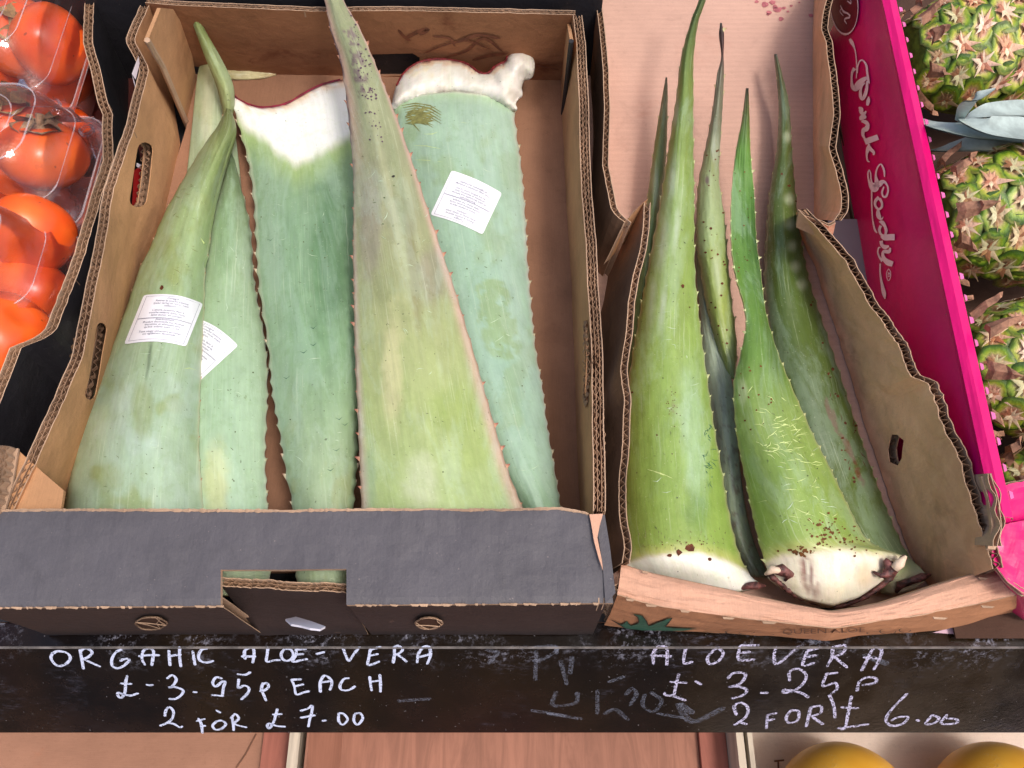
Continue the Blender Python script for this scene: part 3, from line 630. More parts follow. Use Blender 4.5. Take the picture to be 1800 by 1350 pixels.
pers = [  # px, py, z, scale, rotation, calyx index, label
 (38, 68, .085, 1.12, (.3, .5, 0), 0, 'persimmon half hidden behind another at the top left corner of the frame'),
 (90, 78, .090, 1.1, (1.0, .9, 1), None, 'plump persimmon in the topmost punnet nearest the carton rim'),
 (15, 225, .085, 1.15, (-.1, .35, .5), 0, 'persimmon with a broad pale tan calyx in the second punnet'),
 (76, 272, .088, 1.08, (-.45, .3, .2), 1, 'persimmon with a dark ragged calyx in the second punnet from the top'),
 (54, 412, .088, 1.05, (1.3, 0, .2), None, 'smooth round persimmon alone at the top of the third punnet'),
 (52, 520, .055, 1.05, (.9, -.3, 0), None, 'persimmon low down at the front of the third punnet beside the rim'),
 (-5, 500, .06, 1.0, (.9, .3, 0), None, 'persimmon cut by the left frame edge in the third punnet'),
 (8, 590, .088, 1.1, (.9, 0, 2), None, 'lowest persimmon at the left edge in the nearest punnet'),
 (104, 128, .05, 1.0, (1.2, 0, 0), None, 'persimmon deep in the top punnet in shade by the rim'),
 (112, 238, .045, .95, (1.2, 0, 0), None, 'shaded persimmon under the lid at the right of the second punnet'),
 (-30, 395, .08, 1.0, (1.1, .2, 0), None, 'persimmon mostly outside the left frame edge in the third punnet'),
 (20, 320, .04, 1.0, (1.1, .2, 0), None, 'persimmon lying deep between the second and third punnets'),
 (-40, 110, .07, 1.1, (1.1, .2, 0), None, 'persimmon outside the left frame edge in the topmost punnet')]
for px, py, z, s, rot, ci, lb in pers:
    p = P(px, py, z-.016); t = thing('persimmon', lb, 'persimmon', tuple(p), 'persimmons in the clear punnets'); t.rotation_euler = rot; t.scale = (s*.93,)*3
    o = bpy.data.objects.new('flesh', pm); COL.objects.link(o); o.parent = t
    if ci is not None: o = bpy.data.objects.new('calyx', cal[ci]); COL.objects.link(o); o.parent = t
# clear punnets
def clearmat():
    b = NB('clear_plastic'); lw_ = b.new('LayerWeight'); lw_.inputs['Blend'].default_value = .35
    gl = b.new('BsdfGlossy'); gl.inputs['Roughness'].default_value = .07; gl.inputs['Color'].default_value = (1, .97, 1, 1)
    df = b.new('BsdfDiffuse'); df.inputs['Color'].default_value = (.75, .7, .75, 1)
    tr = b.new('BsdfTransparent'); tr.inputs['Color'].default_value = (.93, .90, .92, 1)
    nz = b.bump(b.noise(b.co(), 30, 4, .7), .5, .003); b.l.new(nz, gl.inputs['Normal'])
    m0 = b.new('MixShader'); m0.inputs[0].default_value = .22; b.l.new(gl.outputs[0], m0.inputs[1]); b.l.new(df.outputs[0], m0.inputs[2])
    ms = b.new('MixShader'); b.l.new(b.ramp(lw_.outputs['Fresnel'], 0, 1, .05, .85), ms.inputs[0]); b.l.new(tr.outputs[0], ms.inputs[1]); b.l.new(m0.outputs[0], ms.inputs[2]); b.l.new(ms.outputs[0], b.out.inputs[0])
    return b.mat
M_clear = clearmat()
def ridgemat():
    b = NB('clear_plastic_glint_ridge'); tr = b.new('BsdfTransparent'); ms = b.new('MixShader'); ms.inputs[0].default_value = .24; b.l.new(tr.outputs[0], ms.inputs[1]); b.l.new(b.b.outputs[0], ms.inputs[2]); b.l.new(ms.outputs[0], b.out.inputs[0])  # moulded ridges and crinkles; whitish tone stands in for glints
    return b.fin((.75, .70, .74), .12, None, .9)
M_ridge = ridgemat()
def rrect(cx, cy, hx, hy, r, z, n=8):
    o = []
    for q, (sx, sy) in enumerate([(1, 1), (-1, 1), (-1, -1), (1, -1)]):
        for i in range(n):
            t = (q+i/(n-1))*math.pi/2; o.append((cx+sx*(hx-r)+r*math.cos(t), cy+sy*(hy-r)+r*math.sin(t), z))
    return o
def punnet(ya, yb, px_r, lb, dz=0):
    p0 = P(px_r, (ya+yb)/2, .07); hy = abs(P(px_r, ya, .11)[1]-P(px_r, yb, .11)[1])/2; cy = (P(px_r, ya, .11)[1]+P(px_r, yb, .11)[1])/2
    hx = .088; cx = p0[0]-hx; t = thing('punnet', lb, 'punnet', (cx, cy, .008), 'clear fruit punnets in the black carton')
    lev = [(.010, -.018, .02), (.014, -.010, .022), (.055, -.004, .022), (.060, .0, .02), (.0605, .004, .02), (.066, .004, .02), (.0665, -.002, .02), (.075, -.004, .026), (.083, -.005, .026), (.084, -.008, .028), (.104, -.013, .03), (.113, -.020, .032), (.1165, -.03, .032), (.1165, -.036, .03), (.1145, -.040, .03), (.1145, -.06, .02)]
    V = []; nr = 32
    lev = [(z if z < .067 else .066+(z-.066)*1.32, d, r) for z, d, r in lev]
    for k, (z, d, r) in enumerate(lev):
        ring = rrect(cx, cy, hx+d, hy+d, max(.004, min(r, hy+d-.002)), z+dz)
        for i, v in enumerate(ring):
            rib = .0012*math.sin(i*2.6+k) if .06 < z < .112 else 0; V.append((v[0]+rib, v[1]+rib, v[2]))
    Fc = [(k*nr+i, k*nr+(i+1) % nr, (k+1)*nr+(i+1) % nr, (k+1)*nr+i) for k in range(len(lev)-1) for i in range(nr)]
    base = [q for q in Fc if max(q) < 5*nr]; lid = [q for q in Fc if max(q) >= 5*nr]+[list(range((len(lev)-1)*nr, len(lev)*nr))]
    obj('tray', V, base+[list(range(nr))[::-1]], M_clear, t, smooth=True); obj('lid', V, lid, M_clear, t, smooth=True)
    for z, d, r_ in ((.0605, .004, .0008), (.066, .004, .0009), (.0904, -.008, .0006), (.1287, -.020, .0008), (.1327, -.034, .0007)):
        mb = MB(); q = rrect(cx, cy, hx+d, hy+d, .024, z+dz); mb.tube(q+[q[0]], [r_*(.4+rng.rand()) for _ in range(len(q)+1)], 5); mb.obj('ridge', [M_ridge], t, smooth=True)
    for k in range(4):
        mb = MB(); x_ = cx+hx-.07+.011*k+.004*rng.rand(); y_ = cy-hy+.02+rng.rand()*(hy*1.5); mb.tube([(x_, y_, .1325+dz), (x_+.006*rng.rand(), y_+.004, .1335+dz), (x_+.012*rng.rand()-.004, y_+.009, .1325+dz)], [.0002, .0005, .0002], 5); mb.obj('crinkle', [M_ridge], t, smooth=True)
    mb2 = MB(); 
    for sy in (-1, 1):
        for k in range(2):
            c = (cx+hx-.012, cy+sy*(hy-.014), .066+.003*k+dz); ring = [(c[0]+.006*math.cos(a), c[1]+.006*math.sin(a), c[2]) for a in np.linspace(0, 6.283, 14)]; mb2.tube(ring, .0011, 5)
    mb2.obj('snap_button', [M_clear], t)
punnet(-60, 148, 163, 'topmost clear plastic punnet in the persimmon carton', .004); punnet(146, 345, 168, 'second clear punnet from the top, with two leafy calyxes inside', .0)
punnet(345, 535, 122, 'third clear punnet down, over one big round persimmon', .0); punnet(540, 700, 24, 'nearest clear punnet, cut off by the left frame edge', .0)

# ================================================================== LEAVES
def leaf(name, rows, label, cat='aloe leaf', group=None, colfn=None, mat=None, teeth=28, tooth_rgb=((214, 196, 160), (120, 50, 40)), tl=.0032, scallop=0., NU=45, NV=230, thick=.010, arch_p=2.0, parent=None, skipL=None, skipR=None, wob=.0012, part=None, tsides=(0, 1)):
    """rows: (points across in photo pixels, z_left, z_right, arch)"""
    R = np.array([np.c_[resample(np.array(r[0], float), NU), np.linspace(r[1], r[2], NU), np.full(NU, r[3])] for r in rows])
    mid = R[:, NU//2, :2]; d = np.r_[0, np.cumsum(np.maximum(np.linalg.norm(np.diff(mid, axis=0), axis=1), 4))]
    K = np.vstack([crom(R[:, j, :], 12)[None] for j in range(NU)])     # NU, M, 4
    par = np.interp(np.arange(K.shape[1])/12., np.arange(len(rows)), d); tt = np.linspace(0, d[-1], NV)
    G = np.stack([np.stack([np.interp(tt, par, K[j, :, k]) for k in range(4)], -1) for j in range(NU)], 1)     # NV,NU,4
    s = np.tile(np.linspace(-1, 1, NU), (NV, 1)); t = np.tile(np.linspace(0, 1, NV)[:, None], (1, NU))
    # small teeth positions shared with the scallops
    tp = {}
    for e, (j, sg) in enumerate(((0, -1), (NU-1, 1))):
        L = np.r_[0, np.cumsum(np.linalg.norm(np.diff(G[:, j, :2], axis=0), axis=1))]
        ts = [teeth*.5]
        while ts[-1] < L[-1]-teeth: ts.append(ts[-1]+teeth*(.6+.8*rng.rand()))
        ts = np.array(ts); tp[e] = (L, ts)
        if scallop:
            prev = np.searchsorted(ts, L); a = np.r_[0, ts]; b = np.r_[ts, L[-1]+1]; u = (L-a[prev])/(b[prev]-a[prev]); sc = np.sin(math.pi*np.clip(u, 0, 1))
            wdt = np.linalg.norm(G[:, -1, :2]-G[:, 0, :2], axis=1); amt = scallop*sc*np.clip(wdt/60, 0, 1)
            dirv = (G[:, NU//2, :2]-G[:, j, :2]); dirv /= np.linalg.norm(dirv, axis=1, keepdims=True)+1e-6
            for q in range(3):
                jj = j-sg*q; G[:, jj, :2] += dirv*amt[:, None]*(1-q/3)
    X, Y, Zb, A = [G[..., k] for k in range(4)]
    if group == GA: Zb = Zb+.025*sst(450, 880, Y)
    sd = rng.rand()*50; Zt = Zb+A*(1-np.abs(s)**arch_p)+(fbm(s*1.5+sd, t*7+sd)-.5)*2*wob*(1-s**2*.5)
    W = PV(X, Y, Zt); nv = NV*NU
    wd = np.linalg.norm(W[:, -1]-W[:, 0], axis=1)[:, None]; th = .0012+np.minimum(thick, wd*.35)*np.sqrt(np.clip(1-s**2, 0, 1))
    Wb = W.copy(); Wb[..., 2] -= th
    Vv = np.vstack([W.reshape(-1, 3), Wb.reshape(-1, 3)]); Fc = []
    ii, jj = np.meshgrid(np.arange(NV-1), np.arange(NU-1), indexing='ij'); a = (ii*NU+jj).ravel()
    top = np.stack([a, a+NU, a+NU+1, a+1], 1); Fc = top.tolist()+(top[:, ::-1]+nv).tolist()
    def side(ids, flip):
        for p, q in zip(ids[:-1], ids[1:]): Fc.append([p, q, q+nv, p+nv] if flip else [q, p, p+nv, q+nv])
    side([i*NU for i in range(NV)], False); side([i*NU+NU-1 for i in range(NV)], True); side(list(range(NU)), True); side([(NV-1)*NU+j for j in range(NU)], False)
    C = colfn(s, t, X, Y).reshape(-1, 3); g_ = C.mean(1, keepdims=True); wh = sst(.55, .75, C.min(1, keepdims=True))
    if group == GB or mat is M_leafB: C = (C*.88+g_*.12)*np.array([.98, .88, .86])*(1-wh)+C*wh
    else: C = (C*.80+g_*.20)*np.array([1.02, .97, .93])*(1-wh)+C*wh
    mot = .86+.28*fbm(X/9+sd, Y/26); C = C*(mot.reshape(-1, 1)*(1-wh)+wh*(.98+.08*fbm(X/6, Y/14).reshape(-1, 1))); C2 = np.vstack([C, C*.9])
    u = (s*wd/2).reshape(-1); v = (t*d[-1]/2000).reshape(-1); uv = np.vstack([np.stack([u, v+sd], 1)]*2)
    base = W[NV//2, NU//2].copy(); base[2] = Wb[NV//2, NU//2, 2]
    if part is None:
        root = thing(name, label, cat, tuple(base), group)
    else: root = part
    lo = obj('blade' if part is None else name, Vv, Fc, mat, root, smooth=True, col=C2, uv=uv)
    # teeth
    if teeth < 900:
        V = []; Fq = []; Cc = []
        for e, (j, sg) in enumerate(((0, -1), (NU-1, 1))):
            if e not in tsides: continue
            L, ts = tp[e]
            for x in ts[:-1]:
                i = int(np.interp(x, L, np.arange(NV))); i = min(max(i, 1), NV-2)
                if wd[i, 0] < .004: continue
                e0 = W[i, j]; inn = W[i, j-sg*3]; al = W[i+1, j]-W[i-1, j]; al /= np.linalg.norm(al)+1e-9; o = e0-inn; o /= np.linalg.norm(o)+1e-9; o[2] *= .3
                ln = tl*(.35+1.1*rng.rand())*(0.15 if rng.rand() < .12 else 1); tip = e0+o*ln-al*ln*.45; b0 = e0-al*ln*.55-o*.0008; b1 = e0+al*ln*.55-o*.0008; b2 = e0-np.array([0, 0, .0014])-o*.0008; b3 = e0+np.array([0, 0, .0007])-o*.001
                mt = b0*.0+tip-(tip-e0)*.45; k = len(V); V += [b0, b3, b1, b2, tip]; Fq += [(k, k+1, k+4), (k+1, k+2, k+4), (k+2, k+3, k+4), (k+3, k, k+4)]
                c0_, c1_ = lin(*tooth_rgb[0]), lin(*tooth_rgb[1]); Cc += [c0_]*4+[c1_]
        if V: obj('edge_teeth', V, Fq, M_tooth, root, col=np.array(Cc), kind='stuff')
    bv = BVHTree.FromPolygons(Vv[:nv].tolist(), top.tolist())
    def surf(px, py, off=.0003):
        r = Vector(ray(px, py)).normalized(); h = bv.ray_cast(Vector(C0), r)
        if h[0] is None: 
            return None
        n = h[1] if h[1].z > 0 else -h[1]; return np.array(h[0])+np.array(n)*off
    root_blade[id(root)] = lo
    return root, surf
root_blade = {}
def mixc(c, rgb, m):
    m = np.clip(m, 0, 1)[..., None]; return c*(1-m)+lin(*rgb)*m
def blob(X, Y, cx, cy, rx, ry, ang=0, soft=.6):
    a = math.radians(ang); x = (X-cx)*math.cos(a)+(Y-cy)*math.sin(a); y = -(X-cx)*math.sin(a)+(Y-cy)*math.cos(a)
    d = np.sqrt((x/rx)**2+(y/ry)**2)+(fbm(X/22, Y/22)-.5)*.5; return 1-sst(1-soft, 1+.1, d)
def grad(t, stops):
    xs = [a for a, _ in stops]; cs = np.array([lin(*c) for _, c in stops]); return np.stack([np.interp(t, xs, cs[:, k]) for k in range(3)], -1)
def marks(root, surf, strokes, mat, name, w=1.4, off=.00035, px2m=.00042):
    mb = MB()
    for st in strokes:
        p = [surf(x, y, off) for x, y in st]; p = [q for q in p if q is not None]
        if len(p) < 2: continue
        ribbon(mb, p, w*px2m*(.6+.8*rng.rand()), (0, -.3, .95), 0, taper=True)
    if mb.v: mb.obj(name, [mat], root, kind='stuff')
def rand_marks(n, inside, ln, ang, spread, seed=None):
    out = []; 
    while len(out) < n:
        x, y = inside(); a = math.radians(ang+rng.randn()*spread); l = ln*(.4+1.2*rng.rand()); b = rng.randn()*.25
        out.append([(x, y), (x+l*.5*math.cos(a), y+l*.5*math.sin(a)+b*l*.2), (x+l*math.cos(a+b), y+l*math.sin(a+b))])
    return out
def blobs_on(root, surf, spots, mat, name, off=.0003):
    mb = MB()
    for cx, cy, r in spots:
        k = 7; ps = [surf(cx+r*math.cos(a)*(.6+.7*rng.rand()), cy+r*math.sin(a)*(.5+.7*rng.rand()), off) for a in np.linspace(0, 2*math.pi, k, endpoint=False)]
        if any(q is None for q in ps): continue
        mb.add(ps, [list(range(k))])
    if mb.v: mb.obj(name, [mat], root, kind='stuff')
GA = 'broad pale organic aloe leaves'; GB = 'narrow green aloe leaves'

# L0 pale leaf at the back, under everything
def cf(s, t, X, Y):
    c = grad(t, [(0, (176, 186, 128)), (.12, (168, 188, 145)), (.5, (150, 180, 140)), (1, (120, 150, 110))]); c = mixc(c, (196, 206, 170), blob(X, Y, 365, 200, 14, 90)*.6); return c
leaf('aloe_leaf', [([(356,110),(374,110)],.022,.022,.002), ([(349,122),(392,120)],.022,.022,.006), ([(343,165),(402,165)],.022,.022,.010), ([(337,225),(412,225)],.022,.022,.010), ([(330,290),(420,290)],.02,.02,.008), ([(318,400),(430,400)],.016,.016,.008), ([(310,560),(440,560)],.016,.016,.006)],
     'rounded pale aloe leaf end against the back left corner, lying beneath the others', group=GA, colfn=cf, mat=M_leafA, teeth=999, thick=.004)
def cf(s, t, X, Y): return grad(t, [(0, (168, 160, 110)), (.5, (196, 190, 140)), (1, (180, 160, 110))])
leaf('leaf_offcut', [([(392,112),(392,138)],.014,.014,.003), ([(425,113),(425,139)],.014,.014,.003), ([(460,118),(458,137)],.014,.014,.002), ([(485,127),(484,131)],.014,.014,.0)],
     'small dry yellowish leaf piece pointing right along the back wall', 'leaf piece', None, cf, M_leafA, teeth=999, thick=.002, NV=60, NU=17)
# L2
def cf(s, t, X, Y):
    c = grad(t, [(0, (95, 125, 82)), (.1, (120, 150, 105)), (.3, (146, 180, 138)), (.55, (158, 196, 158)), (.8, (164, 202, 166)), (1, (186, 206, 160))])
    c = mixc(c, (200, 214, 150), blob(X, Y, 380, 850, 30, 90)*.8); c = mixc(c, (120, 160, 110), blob(X, Y, 395, 420, 25, 90)*.5); c = mixc(c, (205, 214, 190), sst(.93, 1, s)*.7); return c
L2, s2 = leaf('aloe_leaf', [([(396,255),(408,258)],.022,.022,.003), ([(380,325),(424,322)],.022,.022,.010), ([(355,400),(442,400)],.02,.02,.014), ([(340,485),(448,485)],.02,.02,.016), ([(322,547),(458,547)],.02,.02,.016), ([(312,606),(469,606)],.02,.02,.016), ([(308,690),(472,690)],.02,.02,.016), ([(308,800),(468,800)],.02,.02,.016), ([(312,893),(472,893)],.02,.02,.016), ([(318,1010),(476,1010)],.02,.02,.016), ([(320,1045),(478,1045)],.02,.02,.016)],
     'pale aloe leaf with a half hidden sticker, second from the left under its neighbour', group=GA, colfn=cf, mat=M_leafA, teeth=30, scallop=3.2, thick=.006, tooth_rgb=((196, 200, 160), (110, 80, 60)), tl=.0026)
# L1
def cf(s, t, X, Y):
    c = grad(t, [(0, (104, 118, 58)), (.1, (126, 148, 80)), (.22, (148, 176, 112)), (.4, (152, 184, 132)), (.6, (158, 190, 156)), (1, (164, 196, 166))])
    n = fbm(X/60, Y/60); c = mixc(c, (146, 168, 96), sst(.55, .72, n)*.7); c = mixc(c, (176, 204, 190), sst(.5, .7, fbm(X/70+9, Y/70+4))*.5*sst(.4, .6, t))
    c = mixc(c, (140, 158, 84), blob(X, Y, 250, 720, 22, 60)*.6); c = mixc(c, (140, 158, 84), blob(X, Y, 190, 840, 40, 30)*.5); c = mixc(c, (140, 160, 80), blob(X, Y, 300, 460, 18, 70, -15)*.55)
    c = mixc(c, (60, 85, 55), blob(X, Y, 262, 630, 4, 45, 8, .8)*.8); c = mixc(c, (150, 150, 80), sst(.9, 1, -s)*.6); c = mixc(c, (200, 196, 160), sst(.94, 1, s)*.7); return c
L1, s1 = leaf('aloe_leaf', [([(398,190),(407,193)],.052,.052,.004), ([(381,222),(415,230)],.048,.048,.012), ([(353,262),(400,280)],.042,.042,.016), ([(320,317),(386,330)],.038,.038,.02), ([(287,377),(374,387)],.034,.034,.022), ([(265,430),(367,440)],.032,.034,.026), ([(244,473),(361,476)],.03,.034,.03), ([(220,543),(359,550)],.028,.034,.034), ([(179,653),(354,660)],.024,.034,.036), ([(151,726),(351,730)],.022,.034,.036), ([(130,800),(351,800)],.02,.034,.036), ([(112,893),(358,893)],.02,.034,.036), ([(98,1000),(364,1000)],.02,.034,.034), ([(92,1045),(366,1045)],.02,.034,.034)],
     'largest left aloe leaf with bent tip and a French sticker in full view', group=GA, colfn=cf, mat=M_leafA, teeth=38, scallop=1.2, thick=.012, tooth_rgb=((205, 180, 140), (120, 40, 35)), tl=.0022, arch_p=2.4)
def cf(s, t, X, Y):
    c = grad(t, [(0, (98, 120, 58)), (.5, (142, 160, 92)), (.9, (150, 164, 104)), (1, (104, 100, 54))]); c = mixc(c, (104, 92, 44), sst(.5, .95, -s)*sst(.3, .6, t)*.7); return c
leaf('aloe_leaf', [([(330,10),(338,8)],.086,.086,.002), ([(334,28),(347,24)],.083,.083,.004), ([(346,62),(363,57)],.077,.077,.005), ([(362,105),(387,99)],.068,.068,.006), ([(379,148),(408,143)],.060,.060,.006), ([(387,178),(412,176)],.050,.050,.006), ([(391,205),(408,208)],.040,.040,.004), ([(385,250),(408,254)],.034,.034,.004)], 'thin curved aloe leaf tip rising behind the largest left leaf towards the back rim', group=GA, colfn=cf, mat=M_leafA, teeth=999, NV=90, NU=21, thick=.005)
blobs_on(L1, s1, [(285, 506, 4)], M_scab, 'dark_spot'); marks(L1, s1, [[(322,649),(332,647),(345,651)], [(330,604),(340,605)], [(352,418),(358,428),(366,432)], [(240,488),(262,482)], [(310,330),(330,326)]], M_scr, 'scratch', 2.)
mk_ = rand_marks(14, lambda: (300+rng.rand()*40, 320+rng.rand()*160), 9, 10, 30); marks(L1, s1, mk_, M_smear, 'fleck', 1.2)
# L3
v3 = [(398,140),(412,168),(432,181),(455,188),(480,187),(505,181),(525,170),(545,158),(570,147),(598,140),(640,140)]
def whiteV(X, Y):      # boundary of the white base of the cut leaf
    yb = np.interp(X, [395, 415, 440, 480, 520, 545, 575, 610, 650], [190, 205, 232, 262, 288, 285, 266, 240, 232]); return yb
def cf(s, t, X, Y):
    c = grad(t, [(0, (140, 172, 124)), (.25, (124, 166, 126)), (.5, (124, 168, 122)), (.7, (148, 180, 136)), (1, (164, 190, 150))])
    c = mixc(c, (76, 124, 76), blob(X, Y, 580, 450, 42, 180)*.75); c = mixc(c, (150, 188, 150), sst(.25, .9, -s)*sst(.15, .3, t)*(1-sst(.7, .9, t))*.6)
    c = mixc(c, (150, 160, 90), sst(.55, .7, fbm(X/30, Y/70))*.5*sst(.5, .8, t)); c = mixc(c, (196, 200, 170), sst(.9, 1, -s)*.8)
    d = Y-whiteV(X, Y)+(fbm(X/18, Y/90)-.5)*22; c = mixc(c, (158, 190, 96), (1-sst(0, 60, d))*.75); c = mixc(c, (236, 236, 228), 1-sst(-14, 14, d))
    jag = Y-np.interp(X, [a for a, _ in v3], [b for _, b in v3]); c = mixc(c, (236, 200, 150), (1-sst(3, 20, jag))*sst(.3, .6, fbm(X/12, Y/12))*.7); c = mixc(c, (130, 20, 52), 1-sst(1.5, 5.5, jag+(fbm(X/5, Y/5)-.5)*5)); return c
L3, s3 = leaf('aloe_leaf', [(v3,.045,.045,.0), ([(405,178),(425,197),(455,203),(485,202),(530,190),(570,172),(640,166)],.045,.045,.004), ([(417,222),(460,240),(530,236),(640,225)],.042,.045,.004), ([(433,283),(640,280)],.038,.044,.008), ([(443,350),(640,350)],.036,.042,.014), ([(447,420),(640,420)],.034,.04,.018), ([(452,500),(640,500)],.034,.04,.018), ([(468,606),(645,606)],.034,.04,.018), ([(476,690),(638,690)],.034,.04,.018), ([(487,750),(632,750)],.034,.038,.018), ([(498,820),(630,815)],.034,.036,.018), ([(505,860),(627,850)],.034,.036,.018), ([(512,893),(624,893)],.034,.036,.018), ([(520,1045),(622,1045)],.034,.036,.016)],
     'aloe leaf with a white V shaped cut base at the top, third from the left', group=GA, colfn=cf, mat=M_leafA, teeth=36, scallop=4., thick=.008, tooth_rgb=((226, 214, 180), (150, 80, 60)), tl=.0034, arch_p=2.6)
mk_ = [[(x, y), (x+6, y+3), (x+12, y-2)] for x, y in [(545, 575), (528, 618), (590, 735), (600, 745), (545, 605), (498, 663), (585, 790), (575, 825), (470, 420)]]; marks(L3, s3, mk_, M_inkg, 'dark_fleck', 1.5)
mb = MB(); tl_ = [P(x, y, .0455) for x, y in crom(np.array(v3[:-1], float), 6)]; rr = [.0012*(.4+fbm(i*.3, 2.)) for i in range(len(tl_))]; mb.tube(tl_, rr, 5); mb.obj('cut_rim', [flat('dried_crimson_rim', (120, 26, 48), .5, vary=.5, scale=200)], L3)
# L5
v5 = [(690,175),(697,150),(712,126),(738,109),(775,104),(815,110),(840,126),(856,129),(872,116),(888,108),(893,96),(912,88),(931,93),(940,112),(936,128),(924,132),(917,150),(918,166),(907,182)]
def cf(s, t, X, Y):
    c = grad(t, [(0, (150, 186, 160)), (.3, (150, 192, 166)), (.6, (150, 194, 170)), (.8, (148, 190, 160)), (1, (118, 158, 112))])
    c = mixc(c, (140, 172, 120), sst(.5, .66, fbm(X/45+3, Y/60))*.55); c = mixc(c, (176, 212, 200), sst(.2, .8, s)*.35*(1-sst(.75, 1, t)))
    c = mixc(c, (138, 168, 86), np.maximum(blob(X, Y, 865, 520, 30, 30, 0, .12), np.maximum(blob(X, Y, 872, 575, 34, 45, -25, .12), blob(X, Y, 884, 610, 36, 22, 10, .2)))*.55*sst(.3, .5, fbm(X/14, Y/22)))
    c = mixc(c, (206, 200, 190), sst(.93, 1, s)*.8)
    yb = np.interp(X, [690, 760, 800, 860, 905], [176, 163, 160, 168, 184]); d = Y-yb; c = mixc(c, (170, 205, 150), (1-sst(0, 25, d))*.5); c = mixc(c, (228, 222, 212), 1-sst(-5, 6, d)); return c
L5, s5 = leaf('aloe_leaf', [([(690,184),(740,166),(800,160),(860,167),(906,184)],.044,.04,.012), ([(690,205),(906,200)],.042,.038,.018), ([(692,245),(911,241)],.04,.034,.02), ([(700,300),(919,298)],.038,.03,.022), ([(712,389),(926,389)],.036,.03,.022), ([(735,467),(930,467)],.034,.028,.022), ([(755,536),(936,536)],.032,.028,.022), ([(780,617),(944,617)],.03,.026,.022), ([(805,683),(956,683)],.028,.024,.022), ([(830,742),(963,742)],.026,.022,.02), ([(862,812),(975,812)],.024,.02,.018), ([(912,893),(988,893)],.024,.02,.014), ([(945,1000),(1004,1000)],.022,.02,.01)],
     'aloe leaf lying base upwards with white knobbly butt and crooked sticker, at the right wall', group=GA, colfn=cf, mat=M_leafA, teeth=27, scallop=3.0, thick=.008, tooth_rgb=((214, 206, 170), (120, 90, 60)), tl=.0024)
def butt():
    # lobed waxy white base: inflate the outline
    out = crom(np.array(v5+[(906, 190), (860, 174), (800, 166), (740, 173), (692, 188)]+[v5[0]], float), 6)[:-1]; n = len(out)
    from mathutils.geometry import delaunay_2d_cdt
    inner = []
    for x in np.arange(690, 942, 5.):
        for y in np.arange(88, 190, 5.): inner.append((x, y))
    def inside(p):
        c = False; j = n-1
        for i in range(n):
            if (out[i][1] > p[1]) != (out[j][1] > p[1]) and p[0] < (out[j][0]-out[i][0])*(p[1]-out[i][1])/(out[j][1]-out[i][1]+1e-9)+out[i][0]: c = not c
            j = i
        return c
    inn = [p for p in inner if inside(p) and np.min(np.hypot(out[:, 0]-p[0], out[:, 1]-p[1])) > 3]
    allp = [Vector((a[0], a[1])) for a in out]+[Vector(p) for p in inn]
    r = delaunay_2d_cdt(allp, [], [list(range(n))], 1, 1e-4); P2 = np.array([[v.x, v.y] for v in r[0]]); T = [list(f) for f in r[2]]
    lines = out; dist = np.array([np.min(np.hypot(lines[:, 0]-p[0], lines[:, 1]-p[1])) for p in P2])
    h = .013*(1-np.exp(-dist/14)); X, Y = P2[:, 0], P2[:, 1]
    h += .004*blob(X, Y, 905, 110, 18, 24)-.004*blob(X, Y, 905, 170, 16, 16)+(fbm(X/14, Y/14)-.5)*.003-.003*blob(X, Y, 866, 135, 8, 30, -30)
    ze = .046+.0*X; Wt = PV(X, Y, ze+h*1.15); Wb_ = Wt.copy(); Wb_[:, 2] = .046-.004-h*.5
    cc = np.tile(lin(226, 220, 210), (len(P2), 1)); cc = mixc(cc, (236, 214, 160), blob(X, Y, 740, 125, 60, 16)*.5*sst(.4, .7, fbm(X/9, Y/9))); cc = mixc(cc, (205, 190, 170), sst(.5, .7, fbm(X/20, Y/20))*.4)
    isrim = (dist < 3.2) & (Y < 128+0*X) & (X < 898); cc = mixc(cc, (130, 30, 40), isrim.astype(float)*sst(.25, .5, fbm(X/6, Y/6))); m = (dist >= 3.2) & (dist < 9) & (Y < 130) & (X < 890); cc = mixc(cc, (214, 150, 90), m*.45)
    k = len(P2); ed = {}
    for f_ in T:
        for a, b in zip(f_, f_[1:]+f_[:1]): ed[(a, b)] = 1
    F2 = T+[[q+k for q in f_[::-1]] for f_ in T]+[[b, a, a+k, b+k] for (a, b) in ed if (b, a) not in ed]
    uv = np.stack([X/3000, Y/3000], 1)
    o = obj('white_base', np.vstack([Wt, Wb_]), F2, M_leafA, L5, smooth=True, col=np.vstack([cc, cc]), uv=np.vstack([uv, uv]))
    bm = bmesh.new(); bm.from_mesh(o.data); bmesh.ops.recalc_face_normals(bm, faces=bm.faces); bm.to_mesh(o.data); bm.free()
    mb = MB(); rl = [P(x, y, .047) for x, y in crom(np.array(v5[1:11], float), 6)]; mb.tube(rl, [.0006+.0014*fbm(i*.4, 6.)*.8 for i in range(len(rl))], 5); mb.obj('cut_rim', [flat('dried_crimson_rim_dark', (104, 30, 34), .5, vary=.6, scale=200)], L5)
butt()
sm_ = rand_marks(60, lambda: (712+rng.rand()*26, 196+rng.rand()*22), 22, -12, 10)+[[(706+k*2, 186+k*4), (730, 182+k*4), (756, 186+k*5), (776, 198+k*5)] for k in range(5)]; marks(L5, s5, sm_, M_smear, 'sap_smear', 5.)
marks(L5, s5, [[(727,256),(750,257),(775,262)], [(727,281),(750,282),(778,285)], [(745,236),(760,236),(770,232)], [(810,215),(850,222)]], M_scr, 'scratch', 1.6)
